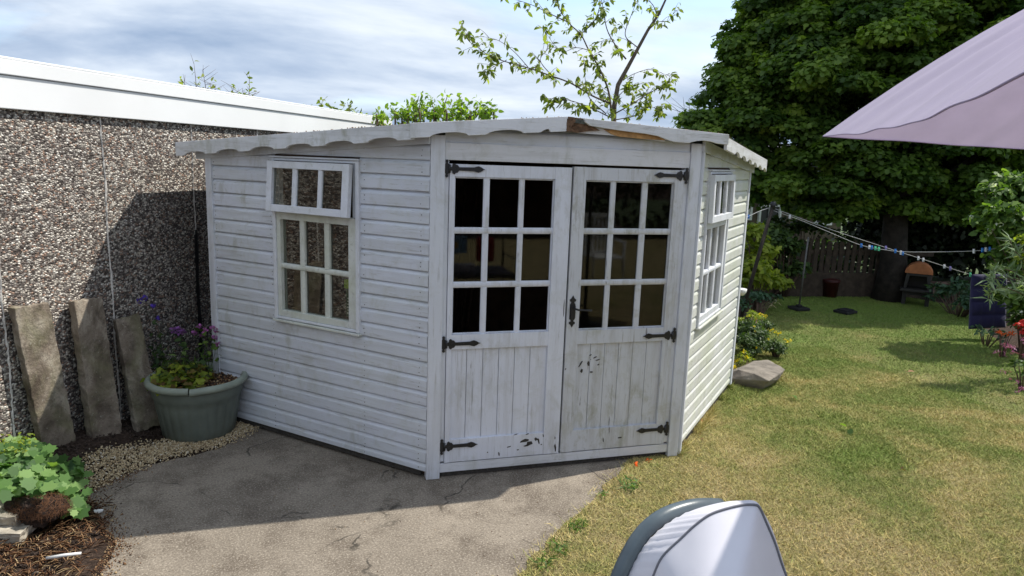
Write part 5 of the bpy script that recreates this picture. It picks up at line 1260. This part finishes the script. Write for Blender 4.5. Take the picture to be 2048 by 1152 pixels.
for (px, py), lb in (((1472, 722), 'bright yellow flower against the summerhouse wall foot'), ((1541, 660), 'yellow flower in the grass right of the green shrub'), ((1575, 684), 'yellow flower out on the lawn above the boulder'), ((1530, 664), 'small yellow bloom beside the green shrub'), ((1556, 668), 'tiny yellow bloom between two others on the lawn'), ((1475, 740), 'lowest yellow flower by the wall and boulder')):
    g = G(px, py, .06); stemplant('yellow_flower', lb, 'flower', Vector((g.x, g.y, .0)), [g, g+Vector((.03, 0, .01)), g+Vector((-.02, .02, .02))], 'lime', 4, .03, .4, int(px), .0015, True, 'yellow', 10, .016, group='yellow flowers by the lawn')
# --- right-hand border
shrub('flowering_shrub', 'large fresh green shrub with white blossom at the right edge', 'shrub', [(2030, 400, 62, 7.6), (1992, 400, 34, 7.5), (1975, 445, 30, 7.3), (2005, 510, 30, 7.3), (2000, 440, 50, 7.4), (2060, 470, 75, 7.5), (1985, 480, 34, 7.3), (2040, 540, 60, 7.4), (2090, 400, 60, 7.6), (2030, 610, 45, 7.4), (2070, 630, 40, 7.3)], 'lime', 1500, .07, .75, 131, cl=20, root=(2180, 7.6), flowers=[('whitefl', 55, .03)])
shrub('golden_shrub', 'bright yellow green shrub below the white blossom at the right edge', 'shrub', [(2052, 495, 28, 6.3), (2066, 530, 30, 6.3), (2052, 555, 16, 6.3)], 'yellowgreen', 2600, .05, .7, 132, cl=24, root=(2160, 6.6))
t_ = shrub('buddleia', 'grey green long leaved spray reaching in front of the navy pad', 'shrub', [(2075, 590, 34, 6.4), (2080, 560, 30, 6.2)], 'greyleaf', 900, .11, .22, 133, shape='lance', cl=16, root=(2170, 6.4))
P = []; r = np.random.default_rng(134); b_ = MB()
for pts_ in ([(2050, 590), (2010, 575), (1985, 580), (1978, 598)], [(2040, 560), (2000, 556), (1978, 560)], [(2035, 545), (2005, 538), (1985, 542)], [(2050, 520), (2028, 500), (2020, 480)]):
    pa = cr([W(x, y, 6.3) for x, y in pts_], 6); b_.tube(pa, .004, 5)
    for q_ in pa:
        for k_ in range(3): P.append(tuple(q_))
    for k_ in range(8): P.append(tuple(pa[-1]))
b_.build('stem', M['twig'], t_); leaves('foliage', np.array(P), np.tile([0, -.4, .7], (len(P), 1)), .11, .26, M['greyleaf'], r, 'lance', t_, .7)
shrub('border_plant', 'dark leafy plants low in the border behind the hanging pad', 'plant', [(1880, 590, 26, 9.6), (1915, 585, 30, 9.4), (1935, 610, 26, 9.0), (1955, 590, 34, 9.0)], 'bluegreen', 900, .08, .5, 135, cl=14)
shrub('border_plant', 'low green plants under the hanging pad', 'plant', [(1975, 668, 20, 7.7), (1995, 672, 18, 7.5), (1955, 662, 12, 7.9)], 'bluegreen', 2200, .05, .6, 136, cl=18)
shrub('azalea', 'vivid red flowers at the right edge beyond the lawn', 'flower', [(2042, 655, 18, 7.0), (2060, 662, 20, 7.0)], 'red', 2200, .034, .5, 137, cl=14, sub=.5)
shrub('orange_flower', 'orange red flowers at the border below the pad', 'flower', [(2000, 670, 9, 7.2), (2020, 668, 9, 7.2)], 'orange', 3200, .035, .5, 138, cl=14, sub=.5)
shrub('heather', 'pink purple heather spreading at the lawn edge on the right', 'flower', [(2020, 700, 18, 6.7), (2040, 690, 22, 6.7), (2000, 708, 12, 6.7), (2050, 715, 20, 6.5)], 'heather', 3200, .035, .3, 139, shape='lance', cl=20, stems=False)
shrub('heather', 'strip of faded pink heather lower down the right edge', 'flower', [(2030, 765, 11, 5.95), (2045, 785, 13, 5.8), (2010, 745, 8, 6.1)], 'heather', 3500, .03, .3, 140, shape='lance', cl=20, stems=False)
shrub('border_plant', 'glossy green plant at the right edge between the heathers', 'plant', [(2045, 735, 20, 6.1), (2060, 750, 24, 6.1)], 'shrub', 2500, .045, .7, 141, cl=20)
shrub('border_plant', 'shaded greenery at the right edge below the grey green shrub', 'plant', [(2040, 640, 34, 7.6), (2070, 650, 40, 7.6)], 'shrub', 900, .07, .6, 142, cl=14)
# --- slender tree behind the summerhouse
r = np.random.default_rng(151); D1 = 7.9
yt = empty('young_tree', (W(1226, 300, D1).x, W(1226, 300, D1).y, 0), 'slender sparse young tree rising behind the summerhouse roof', 'tree')
tr0 = W(1226, 300, D1); b_ = MB(); b_.tube([(tr0.x, tr0.y, 0), tuple(tr0), tuple(W(1228, 215, D1)), tuple(W(1236, 170, D1)), tuple(W(1258, 130, D1)), tuple(W(1277, 95, D1)), tuple(W(1296, 60, D1)), tuple(W(1318, 28, D1)), tuple(W(1338, -15, D1)), tuple(W(1350, -60, D1))], [.05, .035, .03, .026, .022, .019, .017, .014, .010, .005], 8); b_.build('trunk', M['bark'], yt)
BR = [([(1227, 235), (1215, 185), (1200, 140), (1180, 100), (1160, 70), (1138, 48), (1118, 15), (1105, -30)], 8.0, .014, 1.0),
      ([(1256, 120), (1232, 96), (1215, 62), (1205, 20), (1195, -30)], 7.8, .009, .9),
      ([(1222, 205), (1185, 190), (1140, 168), (1095, 150), (1055, 134), (1012, 122), (978, 108), (955, 96), (935, 82), (924, 58)], 7.6, .010, .75),
      ([(1225, 238), (1180, 215), (1135, 200), (1095, 196)], 7.7, .007, 1.3),
      ([(1210, 230), (1180, 195), (1172, 160), (1168, 130)], 8.2, .007, .9),
      ([(1229, 228), (1262, 212), (1290, 190), (1318, 175), (1338, 172)], 7.7, .008, .9),
      ([(1228, 240), (1270, 232), (1300, 215), (1320, 222)], 8.1, .007, 1.0),
      ([(1240, 165), (1268, 150), (1300, 140), (1336, 150)], 8.3, .005, .5),
      ([(1296, 60), (1315, 45), (1338, 42), (1352, 18)], 7.9, .005, .25),
      ([(1277, 96), (1250, 70), (1262, 30), (1280, -20)], 8.2, .007, .5),
      ([(1055, 134), (1030, 105), (1000, 82), (970, 75)], 7.6, .005, .3),
      ([(1012, 122), (985, 135), (972, 148)], 7.6, .004, .8),
      ([(1138, 48), (1100, 30), (1060, 10), (1010, -10)], 7.7, .007, .9),
      ([(1160, 70), (1190, 40), (1200, 5), (1190, -40)], 8.2, .007, 1.0),
      ([(1105, 155), (1080, 120), (1100, 95), (1110, 80)], 7.5, .005, .3),
      ([(1318, 28), (1300, 5), (1270, -10)], 8.0, .006, .5),
      ([(1180, 100), (1150, 95), (1120, 100), (1090, 60)], 7.9, .005, .7),
      ([(1232, 200), (1252, 182), (1275, 168)], 7.6, .005, 1.0)]
P = []; Dn = []
for pts_, d, rad, dens in BR:
    pa = cr([W(x+r.normal(0, 1.5), y+r.normal(0, 1.5), d+r.normal(0, .05)) for x, y in pts_], 6); n = len(pa)
    b_ = MB(); b_.tube(pa, [rad*(1-.8*i/n) for i in range(n)], 6)
    for i in range(1, n):
        m_ = r.poisson(2.5*dens*(.5+i/n)); p = pa[i]; dirv = (pa[i]-pa[i-1]).normalized()
        for k_ in range(max(0, int(m_)//3)+(r.uniform() < .5)):
            dv_ = Vector(r.normal(0, 1, 3)); tw = p+dv_.normalized()*r.uniform(.05, .17)*(1.15-.5*i/n)+dirv*.05; b_.tube([p, p.lerp(tw, .5)+Vector((0, 0, .01)), tw], [.003, .0022, .0014], 4)
            for q_ in range(int(4*dens+2)):
                lp = p.lerp(tw, r.uniform(.3, 1.1)); P.append(tuple(lp)); Dn.append((dv_.x*.5, dv_.y*.5, -.8))
    b_.build('branch', M['bark'], yt)
leaves('crown', np.array(P), np.tile([0, -.3, .5], (len(P), 1)), .072, .5, M['cherry'], r, 'ovate', yt, .8, .35, None, np.array(Dn))
print('cherry', len(P))
def sprigs(name, label, cat, px0, px1, pyb, tops, d, mt, seed, dens=1., bare=False, lsize=.07):
    r = np.random.default_rng(seed); c = W((px0+px1)/2, pyb, d); t = empty(name, (c.x, c.y, 0), label, cat); b = MB(); P = []
    for (px, py) in tops:
        dd = d+r.uniform(-.2, .2); top_ = W(px, py, dd); root = Vector((c.x+(W(px, pyb, dd).x-c.x)*.6, c.y+(W(px, pyb, dd).y-c.y)*.6, 0)); mid = W(px+r.normal(0, 5), pyb, dd)
        pa = cr([root, mid, mid.lerp(top_, .5)+Vector((r.normal(0, .03), 0, 0)), top_], 5); b.tube(pa, [.014*(1-.85*i/len(pa)) for i in range(len(pa))], 5)
        for i in range(5, len(pa)):
            for k_ in range(r.poisson(3*dens)):
                lp = pa[i]+Vector(r.normal(0, .035, 3)); P.append(tuple(lp))
            if bare and r.uniform() < .5:
                e_ = pa[i]+Vector((r.normal(0, .15), 0, r.uniform(.05, .2))); b.tube([pa[i], e_], [.004, .0015], 4)
    b.build('stem', M['twig'], t)
    if P: leaves('foliage', np.array(P), np.tile([0, -.3, .6], (len(P), 1)), lsize, .5, M[mt], r, 'ovate', t, .8)
rr_ = np.random.default_rng(5)
sprigs('upright_shrub', 'fresh green upright shoots rising above the left part of the summerhouse roof', 'shrub', 770, 990, 262, [(785, 215), (800, 225), (815, 210), (838, 192), (850, 205), (862, 200), (875, 222), (895, 190), (905, 210), (918, 215), (925, 198), (940, 225), (955, 208), (965, 222), (983, 214), (772, 232), (830, 225), (888, 225), (760, 240), (845, 190)], 6.9, 'bright', 161, 1.25, lsize=.062)
sprigs('upright_shrub', 'thin leaved olive bush above the far end of the garage fascia', 'shrub', 600, 745, 262, [(612, 208), (618, 225), (645, 200), (665, 215), (680, 222), (695, 204), (705, 222), (650, 228), (668, 232), (685, 236), (715, 232), (730, 238), (745, 240), (630, 232)], 10.5, 'cherry', 162, 1.5, lsize=.08)
sprigs('bare_sapling', 'bare twiggy sapling standing up above the left of the fascia', 'sapling', 365, 420, 215, [(388, 128), (405, 140), (370, 150), (420, 165), (398, 172)], 13.5, 'cherry', 163, .25, True, lsize=.1)
sprigs('bare_sapling', 'second bare sapling just right of the other above the fascia', 'sapling', 430, 505, 225, [(432, 168), (462, 172), (485, 180), (499, 150), (478, 185), (492, 190)], 13.5, 'cherry', 164, .5, True, lsize=.1)
sprigs('bare_sapling', 'fine bare twigs between the roof corner and the big tree', 'sapling', 1365, 1410, 290, [(1368, 210), (1378, 198), (1392, 196), (1405, 205), (1360, 225), (1398, 218)], 11.5, 'maple', 165, .3, True, lsize=.09)
# --- unseen hedge added behind the photographer to darken reflections in the glass
r = np.random.default_rng(171); cs = []; rr2 = []
for i in range(520): cs.append(np.array([r.uniform(-8, 14), -12.5+r.uniform(-.5, .5), r.uniform(.1, 3.6)])); rr2.append(r.uniform(.35, .55))
P, Q = clumps(cs, rr2, 150, r, flat=.8, up=.2); he = empty('reflection_hedge', (3, -12.5, 0), 'unseen tall hedge added behind the camera to darken the door glass reflections', 'hedge')
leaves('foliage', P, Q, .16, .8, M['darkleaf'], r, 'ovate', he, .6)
# --- fallen leaves and weeds
def fallen(px, py, mt, lb, sz=.03, seed=1, z=.022, n=3):
    r = np.random.default_rng(seed); g = G(px, py, z); P = np.array([(g.x+r.normal(0, .006), g.y+r.normal(0, .006), z+r.uniform(0, .006)) for i in range(n)])
    o = leaves('fallen_leaf', P, np.tile([0, 0, 1], (n, 1)), sz, .5, M[mt], r, 'ovate', None, .25); tag(o, lb, 'leaf', 'scraps fallen on the lawn and patio')
fallen(1272, 929, 'orange', 'orange brown leaf scrap at the right end of the threshold', .03, 1, .012, 6)
fallen(1298, 921, 'orange', 'second orange brown scrap beside the right door post', .026, 2, .014, 5)
fallen(1696, 857, 'lime', 'pale green torn leaf lying on the middle of the lawn', .085, 3, .028, 2)
fallen(1586, 793, 'lime', 'small green leaf on the grass below the boulder', .06, 4, .028, 3)
fallen(1804, 940, 'redleaf', 'brown leaf on the right of the lawn', .035, 5, .028, 3)
fallen(1410, 878, 'redleaf', 'curled brown leaf near the foot of the right-hand wall', .03, 6, .028, 3)
fallen(1403, 841, 'orange', 'orange scrap against the right-hand cladding foot', .024, 7, .02, 3)
fallen(1534, 1028, 'redleaf', 'brown leaf just right of the pram hood', .03, 8, .028, 3)
fallen(1815, 745, 'straw', 'pale dry leaf far up the lawn', .06, 9, .03, 2)
for (px, py, w_, n, sz, lb) in ((1258, 968, 26, 60, .05, 'broad green weed tuft at the patio edge below the doors'), (1205, 985, 14, 20, .035, 'small weed between patio and lawn'), (1155, 1050, 30, 60, .04, 'straggling weeds midway along the patio edge'), (1115, 1095, 30, 60, .04, 'weeds along the patio edge near the bottom of the picture'), (1090, 1125, 26, 50, .04, 'lowest weeds on the patio edge left of the pram'), (1205, 960, 1, 2, .02, None)):
    if lb is None: continue
    r = np.random.default_rng(px); P = np.array([tuple(G(px+r.normal(0, w_*.4), py+r.normal(0, w_*.25), .01+r.uniform(0, .02))) for i in range(n)])
    o = leaves('weed', P, np.tile([0, 0, .8], (n, 1)), sz, .28, M['mantle' if px > 1200 else 'lime'], r, 'lance', None, .6); tag(o, lb, 'weed', 'weeds along the patio edge')
